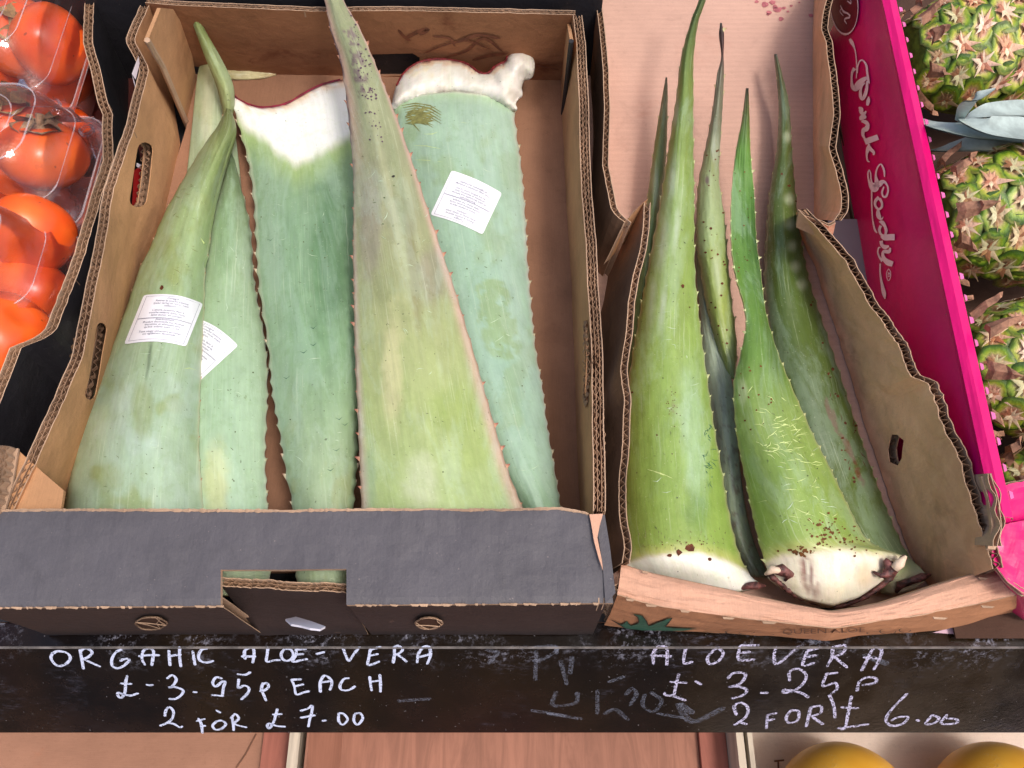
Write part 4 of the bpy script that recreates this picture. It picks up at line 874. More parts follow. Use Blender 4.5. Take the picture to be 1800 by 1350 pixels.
# L4 crossing leaf on top
def cf(s, t, X, Y):
    c = grad(t, [(0, (146, 154, 112)), (.2, (152, 162, 120)), (.4, (154, 160, 116)), (.55, (160, 172, 112)), (.7, (168, 188, 114)), (.85, (164, 192, 118)), (1, (178, 200, 142))])
    pk = sst(.35, 1., -s)*(1-sst(.2, .4, t)); c = mixc(c, (206, 160, 140), pk*.9)
    c = mixc(c, (124, 140, 96), blob(X, Y, 700, 330, 16, 160, -12)*.5); c = mixc(c, (150, 140, 132), blob(X, Y, 650, 400, 26, 120)*.5); c = mixc(c, (140, 132, 118), blob(X, Y, 762, 480, 34, 70)*.6)
    c = mixc(c, (118, 104, 64), blob(X, Y, 726, 470, 12, 130, -5)*.5)
    c = mixc(c, (150, 176, 80), blob(X, Y, 800, 720, 60, 60)*.7); c = mixc(c, (150, 176, 84), blob(X, Y, 830, 790, 40, 50)*.6); c = mixc(c, (206, 206, 148), blob(X, Y, 690, 640, 22, 130)*.7); c = mixc(c, (196, 210, 172), blob(X, Y, 740, 850, 40, 60)*.6); c = mixc(c, (148, 182, 140), blob(X, Y, 650, 850, 14, 90)*.6)
    c = mixc(c, (210, 170, 160), sst(.78, .95, s)*.75*(1-sst(.85, 1, t))); c = mixc(c, (190, 166, 160), sst(.86, .97, -s)*.7*sst(.3, .5, t)); c = mixc(c, (168, 120, 96), sst(.96, 1, np.abs(s))*.7)
    yb = blob(X, Y, 628, 110, 26, 170, -12, .9)*(fbm(X/7, Y/7)); c = mixc(c, (112, 80, 98), sst(.40, .52, yb)*.7); ed = sst(.82, .98, -s)*(1-sst(.25, .42, t))*sst(.4, .6, fbm(X/20, Y/30)); c = mixc(c, (88, 62, 84), ed*.9); return c
L4, s4 = leaf('aloe_leaf', [([(552,-50),(586,-52)],.128,.128,.004), ([(570,4),(606,2)],.124,.124,.006), ([(580,54),(634,50)],.119,.119,.008), ([(594,97),(655,97)],.114,.114,.010), ([(604,148),(676,148)],.108,.108,.012), ([(612,218),(703,218)],.1,.1,.014), ([(618,284),(726,284)],.094,.094,.015), ([(620,342),(745,342)],.088,.088,.016), ([(619,439),(777,439)],.08,.08,.017), ([(620,500),(798,500)],.075,.075,.018), ([(622,609),(831,609)],.068,.066,.018), ([(627,718),(862,718)],.062,.058,.018), ([(631,823),(893,823)],.058,.05,.018), ([(634,893),(920,893)],.056,.048,.018), ([(636,1000),(960,1000)],.052,.046,.016), ([(638,1045),(980,1045)],.05,.044,.016)],
     'pinkish aloe leaf crossing over the others with its purple flecked tip beyond the back rim', group=GA, colfn=cf, mat=M_leafA, teeth=34, scallop=1.8, thick=.010, tooth_rgb=((200, 150, 120), (120, 40, 36)), tl=.0030, arch_p=1.6)
blobs_on(L4, s4, [(620+rng.rand()*26+ (y_-20)*.16-8, y_, .6+rng.rand()*1.7) for y_ in rng.rand(90)*250], flat('purple_fleck', (84, 60, 76), .6), 'purple_fleck'); blobs_on(L4, s4, [(691, 310, 3)], M_inkk, 'hole_mark')

# ------------------------------------------------------------------ stickers
LINES = ['Consigne', 'Retirer la couche externe', '(peau verte) et rincer avant', 'utilisation', '', "L'aloine, presente dans la", 'couche externe (peau verte,', 'latex jaune), est toxique', '#', 'Avertissement', 'Produit deconseille aux femmes', 'enceintes et allaitantes ainsi', "qu'aux enfants avant 12 ans", '', 'Tout usage alimentaire prolonge', 'est egalement deconseille']
TM = {l: text_mesh(l, 1.) for l in LINES if l and l != '#'}
def sticker(root, surf, TL, TR, BR, BL, bulge, fallback, up=(0, -3)):
    TL, TR, BR, BL = [np.array(q, float) for q in (TL, TR, BR, BL)]
    def m(u, v, off=.0006):
        p = (TL*(1-u)+TR*u)*(1-v)+(BL*(1-u)+BR*u)*v; p = p+np.array(bulge)*math.sin(math.pi*u)
        q = surf(p[0], p[1], off)
        return q if q is not None else P(p[0], p[1], fallback+off)
    n = 20; V = []; r = .03
    for i in range(n+1):
        for j in range(n+1):
            u, v = i/n, j/n; cu = min(u, 1-u); cv = min(v, 1-v)
            if cu+cv == 0: u += (.012 if u == 0 else -.012); v += (.012 if v == 0 else -.012)
            V.append(m(u, v))
    a = obj('sticker', V, [(i*(n+1)+j, i*(n+1)+j+1, (i+1)*(n+1)+j+1, (i+1)*(n+1)+j) for i in range(n) for j in range(n)], M_label, root, smooth=True)
    # make faces look upwards
    bm = bmesh.new(); bm.from_mesh(a.data)
    if sum(f.normal.z for f in bm.faces) < 0: bmesh.ops.reverse_faces(bm, faces=bm.faces)
    bm.to_mesh(a.data); bm.free()
    mb = MB(); y = .10; lh = .052
    for l in LINES:
        if l == '#':
            for q in (0, .012):
                pl = [m(u, y-.012+q, .0009) for u in np.linspace(.07, .93, 16)]; ribbon(mb, pl, .00022, (0, 0, 1.), 0)
            y += lh*.8; continue
        if l:
            tv, tf = TM[l]; wdt = tv[:, 0].max()-tv[:, 0].min(); sc = .056; sx = min(sc*.92, .84/wdt)
            mb.add([m(.5+p[0]*sx, y-p[1]*sc, .0009) for p in tv], tf)
        y += lh if l else lh*.8
    for (u0, v0, u1, v1) in [(.06, .04, .94, .04), (.94, .04, .94, .95), (.94, .95, .06, .95), (.06, .95, .06, .04)]:
        pl = [m(u0+(u1-u0)*k/14, v0+(v1-v0)*k/14, .0009) for k in range(15)]; ribbon(mb, pl, .00022, (0, 0, 1.), 0)
    t_ = mb.obj('sticker_print', [M_ink], root)
sticker(L1, s1, (254, 519), (356, 534), (326, 610), (219, 606), (3, -7), .05)
sticker(L2, s2, (318, 552), (419, 608), (350, 672), (262, 632), (4, -9), .03)
sticker(L5, s5, (848, 413), (757, 378), (794, 300), (882, 340), (1, -3), .05)

# ================================================================== RIGHT CARTON
c2 = thing('green_aloe_carton', 'battered brown carton with notched sides holding the narrow green aloe leaves', 'carton', tuple(P(1300, 1060, 0)))
ZR2 = .09
plate('floor', pts([(1040, -40), (1470, -40), (1434, 100), (1432, 380), (1500, 600), (1660, 1060), (1200, 1075), (1080, 1050), (1020, 500)], .010), (0, 0, -.004), M_floor2, c2)
t_ = pts([(1038, -60), (1052, 40), (1060, 120), (1062, 190), (1058, 290), (1074, 370), (1086, 382), (1099, 390)], ZR2)
wall('left_wall_back_half', [t_, [np.array([p[0]+.002-.016*i/8, p[1], .004]) for i, p in enumerate(t_)]], .0055, parent=c2, layers=1, mats=(M_out2, M_in), nrm=(1, 0, 0), nx=50, jag=.001)
t_ = pts([(1096, 392), (1115, 370), (1133, 354)], ZR2)
wall('notch_flap', [t_, [p+np.array([-.012, -.01, -.045]) for p in t_]], .0055, parent=c2, layers=1, mats=(M_out2, M_in), nrm=(.7, .7, 0), nx=14, jag=.001)
t_ = pts([(1133, 356), (1130, 400), (1124, 440), (1111, 490), (1104, 530), (1098, 590), (1089, 650), (1097, 700), (1093, 780), (1086, 850), (1088, 920), (1097, 960), (1092, 990)], ZR2)
wall('left_wall_front_half', [t_, [np.array([p[0]-.022, p[1], .004]) for p in t_]], .0055, parent=c2, layers=1, mats=(M_out2, M_in), nrm=(1, 0, 0), nx=60, jag=.001)
# right wall (inner face seen)
t_ = pts([(1462, -40), (1447, 20), (1443, 50), (1452, 75), (1460, 130), (1466, 200), (1457, 260), (1470, 300), (1480, 345), (1478, 372), (1466, 388)], ZR2)
b_ = pts([(1434, -40), (1430, 0), (1429, 50), (1429, 100), (1429, 150), (1430, 200), (1430, 260), (1431, 300), (1431, 340), (1431, 370), (1431, 385)], .010)
wall('right_wall_back_half', [t_, b_], .0065, parent=c2, layers=1, mats=(M_rwall, M_front2), nrm=(1, 0, 0), nx=60, jag=.0016, edges=('top', 'end'))
t_ = pts([(1403, 368), (1425, 378), (1440, 386), (1456, 392), (1468, 386)], ZR2)
wall('notch_flap', [t_, [p+np.array([.004, .0, -.02]) for p in t_]], .003, parent=c2, layers=1, mats=(M_front2, M_front2), nrm=(0, -.8, 0), nx=20, jag=.001)
t_ = pts([(1403, 368), (1435, 400), (1462, 428), (1485, 455), (1494, 480), (1512, 508), (1540, 550), (1556, 572), (1580, 610), (1590, 640), (1598, 660), (1628, 672), (1640, 700), (1652, 735), (1664, 760), (1682, 795), (1693, 830), (1700, 850), (1716, 905), (1732, 960), (1744, 1000)], ZR2)
t_ = [P(x, y, .092+.020*min(max((y-560)/150, 0), 1)) for x, y in [(1403, 368), (1435, 400), (1462, 428), (1485, 455), (1494, 480), (1512, 508), (1540, 550), (1556, 572), (1580, 610), (1590, 640), (1598, 660), (1628, 672), (1640, 700), (1652, 735), (1664, 760), (1682, 795), (1693, 830), (1700, 850), (1716, 905), (1732, 960), (1744, 1000)]]
b_ = pts([(1398, 380), (1418, 440), (1436, 480), (1448, 520), (1462, 560), (1478, 600), (1488, 640), (1500, 680), (1512, 720), (1525, 760), (1540, 800), (1552, 840), (1565, 880), (1580, 920), (1596, 960), (1615, 1000), (1640, 1040)], .012)
rp = wplane(t_[3], t_[15], b_[9])
hh = [onwall(x, y, rp) for x, y in [(1566, 764), (1578, 764), (1590, 774), (1588, 805), (1582, 818), (1568, 812), (1560, 790)]]
wall('right_wall_front_half', [t_, b_], .0075, parent=c2, layers=1, mats=(M_rwall, M_front2), nrm=(1, .15, 0), nx=110, ny=12, jag=.002, holes=[hh], edges=('top', 'start'), warp=.002)
# front: soft rolled top band and printed face
ia = [(1092, 990), (1120, 1000), (1150, 1008), (1200, 1019), (1280, 1036), (1340, 1050), (1400, 1063), (1462, 1075), (1510, 1068), (1550, 1060), (1600, 1044), (1640, 1030), (1690, 1014), (1745, 1000)]
fo = [(1085, 1045), (1120, 1056), (1150, 1063), (1200, 1072), (1280, 1083), (1340, 1090), (1400, 1096), (1462, 1104), (1510, 1097), (1550, 1090), (1600, 1083), (1660, 1073), (1720, 1062), (1788, 1046)]
bo2 = [(1062, 1098), (1110, 1104), (1150, 1107), (1200, 1109), (1280, 1113), (1340, 1116), (1400, 1119), (1462, 1121), (1510, 1119), (1550, 1116), (1600, 1112), (1660, 1106), (1720, 1092), (1782, 1074)]
zi, zf_ = .083, .085
A_ = resample(pts(ia, zi), 90); B_ = resample(pts(fo, zf_), 90); Bm = (A_+B_)/2+np.array([0, 0, .0035]); Bb = resample(pts(bo2, .004), 90)
for i in range(90):
    Bb[i, 1] = min(Bb[i, 1], B_[i, 1]+.004)
Aa = A_+np.array([0, .001, -.012])
wall('rolled_top_band', [Aa, A_, (A_*.6+Bm*.4)+np.array([0, 0, .0012]), Bm, (Bm*.4+B_*.6)+np.array([0, 0, .0012]), B_], .003, parent=c2, layers=1, mats=(M_front2, M_in), nrm=(0, .35, -.9), nx=90, ny=22, warp=.0016, edges=())
ff = wall('front_face', [B_+np.array([0, -.0003, .0005]), B_*.5+Bb*.5+np.array([0, -.002, 0]), Bb], .004, parent=c2, layers=1, mats=(M_front2b, M_in), nrm=(0, 1, 0), nx=90, ny=14, warp=.0012, edges=('start',))
bvf = BVHTree.FromPolygons([tuple(Vector(v.co)+wloc(ff.parent)) for v in ff.data.vertices], [list(p.vertices) for p in ff.data.polygons])
def ffn(x, y, off=.0008):
    h = bvf.ray_cast(Vector(C0), Vector(ray(x, y)).normalized()); return (np.array(h[0])+np.array([0, -off, 0])) if h[0] is not None else PP(x, y, (0, B_[30][1]-.002, 0), np.array([0, 1., 0]))
def px_text(mb, s, x0, y0, x1, y1, h, fn, m=0):
    tv, tf = text_mesh(s, 1., 'LEFT'); w_ = tv[:, 0].max(); x = tv[:, 0]/w_
    mb.add([fn(x0+(x1-x0)*a+(-(y1-y0)/(x1-x0))*b_*h*0, y0+(y1-y0)*a-b_*h) for a, b_ in zip(x, tv[:, 1])], tf, m)
mb = MB(); px_text(mb, 'QUEEN ALOE', 1374, 1113, 1520, 1109, 12, ffn); mb.obj('printed_name', [M_inkb], c2)
mb = MB()
flame = [(1075, 1087), (1092, 1096), (1102, 1090), (1110, 1098), (1124, 1092), (1121, 1082), (1112, 1077), (1130, 1080), (1138, 1092), (1140, 1099), (1158, 1091), (1182, 1083), (1172, 1096), (1168, 1100), (1190, 1102), (1226, 1103), (1200, 1107), (1168, 1107), (1130, 1106), (1100, 1103)]
from mathutils.geometry import tessellate_polygon
tess = tessellate_polygon([[Vector((a, b_, 0)) for a, b_ in flame]]); mb.add([ffn(x, y) for x, y in flame], [list(q) for q in tess], 0)
for st in [flame+[flame[0]], [(1182, 1098), (1210, 1099), (1230, 1101)]]: ribbon(mb, [ffn(x, y, .0011) for x, y in resample(np.array(st, float), 60)], .0007, (0, -1., 0), 0, 1)
for cx, cy, rx, ry in [(1300, 1108, 26, 4), (1288, 1109, 12, 3), (1258, 1110, 16, 3), (1330, 1112, 30, 3), (1560, 1107, 14, 5), (1590, 1105, 10, 4), (1545, 1110, 22, 3)]:
    ribbon(mb, [ffn(cx+rx*math.cos(a), cy+ry*math.sin(a), .0011) for a in np.linspace(0, 5.2, 16)], .0007, (0, -1., 0), 0, 1)
mb.obj('printed_leaf_drawing', [M_inkg, M_inkk], c2)
# creases on the band: short raised flaps of scuffed paper
for x, y, l in [(1100, 1052, 16), (1135, 1062, 22), (1196, 1072, 18), (1270, 1084, 22), (1340, 1092, 26), (1640, 1084, 26), (1725, 1064, 24), (1128, 1003, 14), (1720, 1014, 16)]:
    mb = MB(); q = [P(x, y, zf_+.004), P(x+l, y+2, zf_+.004), P(x+l*.8, y+5, zf_+.003), P(x+2, y+4, zf_+.003)]; mb.prism(q, (0, 0, -.0008)); mb.obj('scuffed_crease', [M_edge], c2)
# raw corner edge left front
mb = MB(); e_ = np.array([P(1085, 1040, zf_), P(1072, 1052, .07), P(1063, 1085, .02)]); 
flutes(mb, e_, (-.7, .7, 0), (1, .3, 0), .007, 2, .006, .004); mb.obj('raw_edge', [M_edge], c2)

# --- green leaves
def green_base(c, X, Y, s, t):
    c = mixc(c, (150, 178, 70), sst(.5, .68, fbm(X/30, Y/120))*.6); return c
# R0
def cf(s, t, X, Y):
    c = grad(t, [(0, (96, 84, 52)), (.08, (104, 112, 62)), (.25, (112, 140, 78)), (.5, (100, 140, 92)), (1, (84, 122, 84))]); c = mixc(c, (156, 178, 150), blob(X, Y, 1152, 330, 8, 50)*.6); c = mixc(c, (176, 180, 110), sst(.92, 1, np.abs(s))*.7); return c
leaf('aloe_leaf', [([(1170,136),(1173,136)],.055,.055,.0), ([(1163,175),(1174,172)],.052,.052,.003), ([(1152,240),(1173,238)],.048,.048,.006), ([(1143,305),(1170,300)],.044,.044,.008), ([(1134,370),(1163,365)],.04,.04,.01), ([(1122,450),(1158,450)],.036,.036,.012), ([(1106,560),(1145,560)],.032,.032,.012), ([(1094,700),(1135,700)],.03,.03,.012), ([(1086,850),(1130,850)],.03,.03,.012)],
     'thin dark aloe leaf squeezed between the left carton wall and the big green leaf', group=GB, colfn=cf, mat=M_leafB, teeth=32, scallop=1.5, thick=.008, tooth_rgb=((206, 206, 150), (150, 120, 80)))
# R4
def cf(s, t, X, Y):
    c = grad(t, [(0, (30, 26, 22)), (.02, (70, 84, 40)), (.15, (86, 108, 48)), (.4, (84, 112, 44)), (.7, (80, 104, 36)), (.92, (96, 124, 54)), (.955, (170, 190, 130)), (1, (220, 220, 190))])
    for cx, cy in [(1390, 395), (1393, 432), (1398, 468), (1410, 500), (1385, 240), (1387, 350)]: c = mixc(c, (186, 206, 170), blob(X, Y, cx, cy, 13, 14, 0, 1.)*.6)
    sc = blob(X, Y, 1462, 730, 10, 60, -20, .9)+blob(X, Y, 1500, 810, 10, 70, -22, .9); c = mixc(c, (104, 62, 24), sst(.45, .6, sc*fbm(X/5, Y/9)*2)*.9)
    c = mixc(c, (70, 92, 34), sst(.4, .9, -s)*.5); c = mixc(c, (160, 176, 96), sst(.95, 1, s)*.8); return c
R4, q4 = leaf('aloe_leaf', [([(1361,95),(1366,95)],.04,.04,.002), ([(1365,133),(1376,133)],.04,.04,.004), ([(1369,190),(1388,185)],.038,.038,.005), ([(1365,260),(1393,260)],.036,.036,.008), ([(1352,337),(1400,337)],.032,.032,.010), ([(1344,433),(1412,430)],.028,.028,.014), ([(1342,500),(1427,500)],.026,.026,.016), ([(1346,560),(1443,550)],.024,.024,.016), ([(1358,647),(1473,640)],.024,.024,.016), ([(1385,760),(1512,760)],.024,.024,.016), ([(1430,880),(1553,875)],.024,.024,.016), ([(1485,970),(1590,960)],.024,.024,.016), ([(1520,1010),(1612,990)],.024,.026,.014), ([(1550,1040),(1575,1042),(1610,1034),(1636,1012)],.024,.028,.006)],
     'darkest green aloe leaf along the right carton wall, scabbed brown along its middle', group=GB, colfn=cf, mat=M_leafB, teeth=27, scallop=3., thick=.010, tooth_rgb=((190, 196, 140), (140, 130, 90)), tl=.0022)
blobs_on(R4, q4, [(1360+(y_-250)*.22+rng.rand()*46, y_, 1+rng.rand()*2) for y_ in 300+rng.rand(60)*560], M_scab, 'scab')
marks(R4, q4, rand_marks(30, lambda: (lambda y_: (1365+(y_-300)*.24+rng.rand()*50, y_))(330+rng.rand()*480), 10, 70, 25), M_scab, 'scab_line', 1.6)
# R2
def cf(s, t, X, Y):
    c = grad(t, [(0, (48, 26, 30)), (.08, (74, 44, 44)), (.16, (112, 112, 92)), (.3, (122, 132, 104)), (.42, (140, 158, 92)), (.6, (150, 176, 96)), (.8, (152, 176, 84)), (1, (126, 150, 70))])
    c = mixc(c, (186, 208, 170), blob(X, Y, 1262, 480, 12, 60, -5, 1.)*.6); c = mixc(c, (98, 52, 44), blob(X, Y, 1243, 317, 5, 10, 0, .6)); c = mixc(c, (184, 196, 170), blob(X, Y, 1257, 265, 8, 40)*.4); return c
R2, q2 = leaf('aloe_leaf', [([(1266,40),(1269,40)],.075,.075,.0), ([(1264,62),(1273,62)],.072,.072,.002), ([(1268,98),(1272,98)],.068,.068,.001), ([(1260,133),(1273,133)],.064,.064,.003), ([(1250,205),(1270,200)],.058,.058,.006), ([(1234,285),(1265,290)],.052,.052,.008), ([(1227,320),(1266,325)],.05,.05,.010), ([(1223,383),(1275,383)],.046,.046,.012), ([(1224,433),(1279,430)],.043,.043,.013), ([(1231,475),(1283,480)],.04,.04,.013), ([(1242,540),(1289,540)],.036,.036,.013), ([(1258,600),(1295,590)],.034,.034,.010), ([(1274,645),(1296,630)],.032,.032,.006), ([(1286,665),(1291,664)],.03,.03,.0)],
     'yellowish green aloe leaf with a dry grey purple tip, half hidden behind the big leaf', group=GB, colfn=cf, mat=M_leafB, teeth=30, scallop=2., thick=.006, tooth_rgb=((196, 190, 140), (150, 110, 80)))
def cf(s, t, X, Y):
    c = grad(t, [(0, (128, 150, 116)), (.2, (148, 168, 140)), (.5, (156, 182, 156)), (.75, (150, 176, 140)), (1, (104, 118, 88))]); c = mixc(c, (108, 74, 68), sst(.62, .72, fbm(X/7, Y/7))*.6*sst(.3, .7, t)); c = mixc(c, (120, 142, 134), sst(.5, .7, fbm(X/8, Y/40))*.5); return c
leaf('folded_underside', [([(1224,440),(1231,445)],.03,.034,.0), ([(1226,500),(1236,500)],.028,.034,.0), ([(1231,545),(1248,540)],.027,.034,.002), ([(1233,590),(1262,600)],.026,.032,.003), ([(1237,640),(1280,645)],.025,.031,.004), ([(1245,690),(1290,690)],.024,.03,.005), ([(1252,750),(1296,760)],.022,.03,.006), ([(1260,820),(1302,830)],.022,.028,.006), ([(1272,900),(1314,910)],.022,.026,.006), ([(1290,960),(1332,970)],.022,.024,.006), ([(1310,1010),(1352,1015)],.02,.022,.004)], '', colfn=cf, mat=M_leafB, teeth=999, part=R2, NV=140, NU=25, thick=.004)
blobs_on(R2, q2, [(1236+rng.rand()*44, 250+rng.rand()*360, .8+rng.rand()*1.6) for _ in range(50)], M_scab, 'scab')
# R1
def cf(s, t, X, Y):
    c = grad(t, [(0, (62, 78, 34)), (.08, (84, 106, 46)), (.2, (116, 146, 62)), (.35, (134, 168, 82)), (.55, (142, 178, 84)), (.8, (136, 176, 74)), (1, (140, 176, 70))])
    for cx, cy, rx, ry in [(1180, 320, 12, 60), (1165, 420, 14, 70), (1190, 400, 8, 60), (1188, 200, 6, 30), (1145, 530, 12, 80), (1165, 540, 8, 60)]: c = mixc(c, (180, 206, 172), blob(X, Y, cx, cy, rx, ry, 6, 1.)*.7)
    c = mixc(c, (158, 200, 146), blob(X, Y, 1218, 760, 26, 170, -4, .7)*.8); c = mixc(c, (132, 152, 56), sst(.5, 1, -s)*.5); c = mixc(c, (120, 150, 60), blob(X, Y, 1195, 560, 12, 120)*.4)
    c = mixc(c, (96, 140, 60), blob(X, Y, 1222, 900, 30, 50)*.5); c = mixc(c, (190, 204, 140), sst(.94, 1, np.abs(s))*.8); c = mixc(c, (130, 90, 50), blob(X, Y, 1185, 720, 6, 20)*.4*sst(.45, .6, fbm(X/4, Y/4)))
    yb = np.interp(X, [1093, 1130, 1180, 1230, 1280, 1320, 1345], [990, 978, 972, 970, 985, 1006, 1030]); d = Y-yb+(fbm(X/8, Y/8)-.5)*5; c = mixc(c, (196, 206, 110), sst(-26, 0, d)*.7); c = mixc(c, (238, 236, 224), sst(-5, 7, d)); return c
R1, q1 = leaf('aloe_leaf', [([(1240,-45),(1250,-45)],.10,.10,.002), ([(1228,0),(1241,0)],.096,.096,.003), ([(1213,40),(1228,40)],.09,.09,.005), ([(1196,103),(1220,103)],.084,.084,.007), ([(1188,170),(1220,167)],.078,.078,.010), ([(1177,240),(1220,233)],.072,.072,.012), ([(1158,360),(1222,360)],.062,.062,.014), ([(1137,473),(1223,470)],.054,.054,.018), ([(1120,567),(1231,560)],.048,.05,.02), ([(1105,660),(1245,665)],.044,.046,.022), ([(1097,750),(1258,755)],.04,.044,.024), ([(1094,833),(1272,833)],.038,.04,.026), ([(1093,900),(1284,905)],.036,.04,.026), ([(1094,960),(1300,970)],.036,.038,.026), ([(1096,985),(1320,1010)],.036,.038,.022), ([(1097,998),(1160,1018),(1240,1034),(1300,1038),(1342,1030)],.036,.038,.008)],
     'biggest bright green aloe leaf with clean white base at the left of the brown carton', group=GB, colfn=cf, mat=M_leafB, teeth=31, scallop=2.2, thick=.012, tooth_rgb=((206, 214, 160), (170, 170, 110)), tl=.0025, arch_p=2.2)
blobs_on(R1, q1, [(1213, 962, 8), (1194, 971, 6), (1177, 976, 4), (1247, 983, 3.5), (1200, 503, 3.5), (1212, 540, 1.5), (1155, 765, 1.5), (1104, 755, 1.6), (1107, 790, 1.5), (1112, 690, 2)]+[(1160+rng.rand()*90, 950+rng.rand()*10, 1.2) for _ in range(14)]+[(1183+rng.randn()*5, 720+rng.randn()*16, 1.) for _ in range(20)], M_scab, 'scab')
marks(R1, q1, [[(1138,825),(1160,832),(1182,841)], [(1110,760),(1116,761)]], M_scr, 'scratch', 2.2)
marks(R1, q1, rand_marks(26, lambda: (1238+rng.rand()*12, 740+rng.rand()*110), 9, 75, 50), M_inkg, 'dark_fleck', 1.3)
marks(R1, q1, rand_marks(60, lambda: (1120+rng.rand()*150, 930+rng.rand()*36), 4, 80, 30), M_smear, 'fleck', 1.)
mb = MB(); mb.tube([P(x, y, z) for x, y, z in [(1298,1036,.040), (1315,1030,.044), (1330,1029,.046), (1345,1030,.042)]], [.001, .0025, .003, .0008], 8); mb.obj('dried_corner', [M_dry], R1)
# R3 twisted
def cf(s, t, X, Y):
    c = grad(t, [(0, (40, 34, 20)), (.03, (84, 92, 44)), (.12, (96, 150, 56)), (.3, (88, 140, 46)), (.5, (100, 146, 52)), (.62, (136, 172, 80)), (.8, (138, 176, 74)), (1, (146, 180, 80))])
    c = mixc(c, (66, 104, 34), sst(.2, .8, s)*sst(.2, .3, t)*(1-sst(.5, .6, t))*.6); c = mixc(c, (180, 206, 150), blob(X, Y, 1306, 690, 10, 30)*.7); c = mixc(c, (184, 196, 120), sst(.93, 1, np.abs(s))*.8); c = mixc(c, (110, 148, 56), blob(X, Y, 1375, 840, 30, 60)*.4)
    yb = np.interp(X, [1340, 1370, 1400, 1440, 1480, 1530, 1600], [990, 975, 968, 966, 964, 970, 974]); d = Y-yb; c = mixc(c, (190, 202, 110), sst(-30, 0, d)*.7); c = mixc(c, (236, 230, 208), sst(-8, 12, d+(fbm(X/8, Y/8)-.5)*8))
    br = blob(X, Y, 1422, 1015, 17, 48, -18, .5)*sst(.3, .55, fbm(X/3., Y/30)); c = mixc(c, (140, 84, 72), br*.9); c = mixc(c, (222, 190, 130), blob(X, Y, 1520, 1010, 20, 30)*.5); c = mixc(c, (210, 200, 190), blob(X, Y, 1500, 985, 3, 30, -25)*.6); return c
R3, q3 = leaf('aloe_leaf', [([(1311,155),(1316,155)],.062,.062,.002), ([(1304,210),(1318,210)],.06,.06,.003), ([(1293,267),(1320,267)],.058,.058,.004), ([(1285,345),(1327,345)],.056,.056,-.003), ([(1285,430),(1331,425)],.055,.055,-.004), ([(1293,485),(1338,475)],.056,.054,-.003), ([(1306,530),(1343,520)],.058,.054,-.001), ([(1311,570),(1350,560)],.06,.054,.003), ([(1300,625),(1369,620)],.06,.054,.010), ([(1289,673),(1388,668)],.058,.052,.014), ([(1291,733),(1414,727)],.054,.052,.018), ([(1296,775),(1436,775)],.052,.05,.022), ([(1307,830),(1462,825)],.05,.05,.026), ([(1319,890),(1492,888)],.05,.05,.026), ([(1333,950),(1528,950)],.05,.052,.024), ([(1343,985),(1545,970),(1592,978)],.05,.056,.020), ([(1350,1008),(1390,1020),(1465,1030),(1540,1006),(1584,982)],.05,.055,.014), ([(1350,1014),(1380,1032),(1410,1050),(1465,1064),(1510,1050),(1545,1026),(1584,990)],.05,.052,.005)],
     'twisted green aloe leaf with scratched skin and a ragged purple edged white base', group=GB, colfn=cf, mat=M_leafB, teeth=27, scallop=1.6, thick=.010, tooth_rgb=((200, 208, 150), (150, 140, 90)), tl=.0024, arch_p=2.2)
marks(R3, q3, rand_marks(60, lambda: (lambda y_: (1312+(y_-700)*.28+rng.rand()*(90+(y_-700)*.25), y_))(690+rng.rand()*240), 14, -8, 28)+rand_marks(28, lambda: (1325+rng.rand()*70, 745+rng.rand()*50), 14, -5, 20)+[[(1318,791),(1345,783),(1375,778),(1392,777)], [(1402,810),(1415,813),(1428,814)], [(1330,884),(1345,880),(1375,884)], [(1397,893),(1410,900),(1432,908)]], M_scr, 'scratch', 1.5)
blobs_on(R3, q3, [(1450+rng.randn()*14, 935+rng.randn()*12, 1+rng.rand()*2.2) for _ in range(46)]+[(1412+rng.randn()*16, 968+rng.randn()*6, 1+rng.rand()*2.6) for _ in range(34)]+[(1500+rng.randn()*16, 950+rng.randn()*12, 1+rng.rand()*1.6) for _ in range(30)]+[(1292+rng.rand()*30, 300+rng.rand()*200, .8+rng.rand()) for _ in range(14)]+[(1300+rng.rand()*60, 640+rng.rand()*120, 1+rng.rand()*1.4) for _ in range(16)], flat('rusty_scab', (104, 64, 26), .8, vary=.4, scale=300), 'scab')
mb = MB()
rim = [(1350,1008,.056),(1362,1018,.058),(1376,1030,.054),(1392,1042,.05),(1410,1051,.048),(1440,1060,.046),(1468,1066,.045),(1500,1058,.047),(1530,1044,.05),(1556,1024,.054),(1570,1010,.058),(1578,992,.064),(1592,978,.07)]
rp_ = [P(*a)+np.array([0, 0, (fbm(i_*.6, 4.)-.5)*.003]) for i_, a in enumerate(crom(np.array(rim), 5))]; mb.tube(rp_, [.0006+.0028*fbm(i*.5, 1.5) for i in range(len(rp_))], 8)
mb.tube([P(*a) for a in [(1350,1010,.058),(1360,1003,.064),(1374,1002,.066),(1388,1010,.062),(1380,1020,.056)]], [.0012, .0026, .0046, .0032, .0012], 8)
mb.tube([P(*a) for a in [(1535,1005,.066),(1548,1012,.068),(1562,1008,.068),(1572,996,.07),(1590,980,.074)]], [.001, .0016, .0032, .0030, .001], 8)
mb.tube([P(*a) for a in [(1555,984,.07),(1562,990,.07),(1560,1004,.066),(1553,1016,.062)]], [.002, .0034, .003, .0012], 8)
o = mb.obj('shrivelled_rim', [M_dry], R3, smooth=True)
M_flesh = flat('pale_flesh', (232, 206, 180), .5, vary=.2, scale=120)
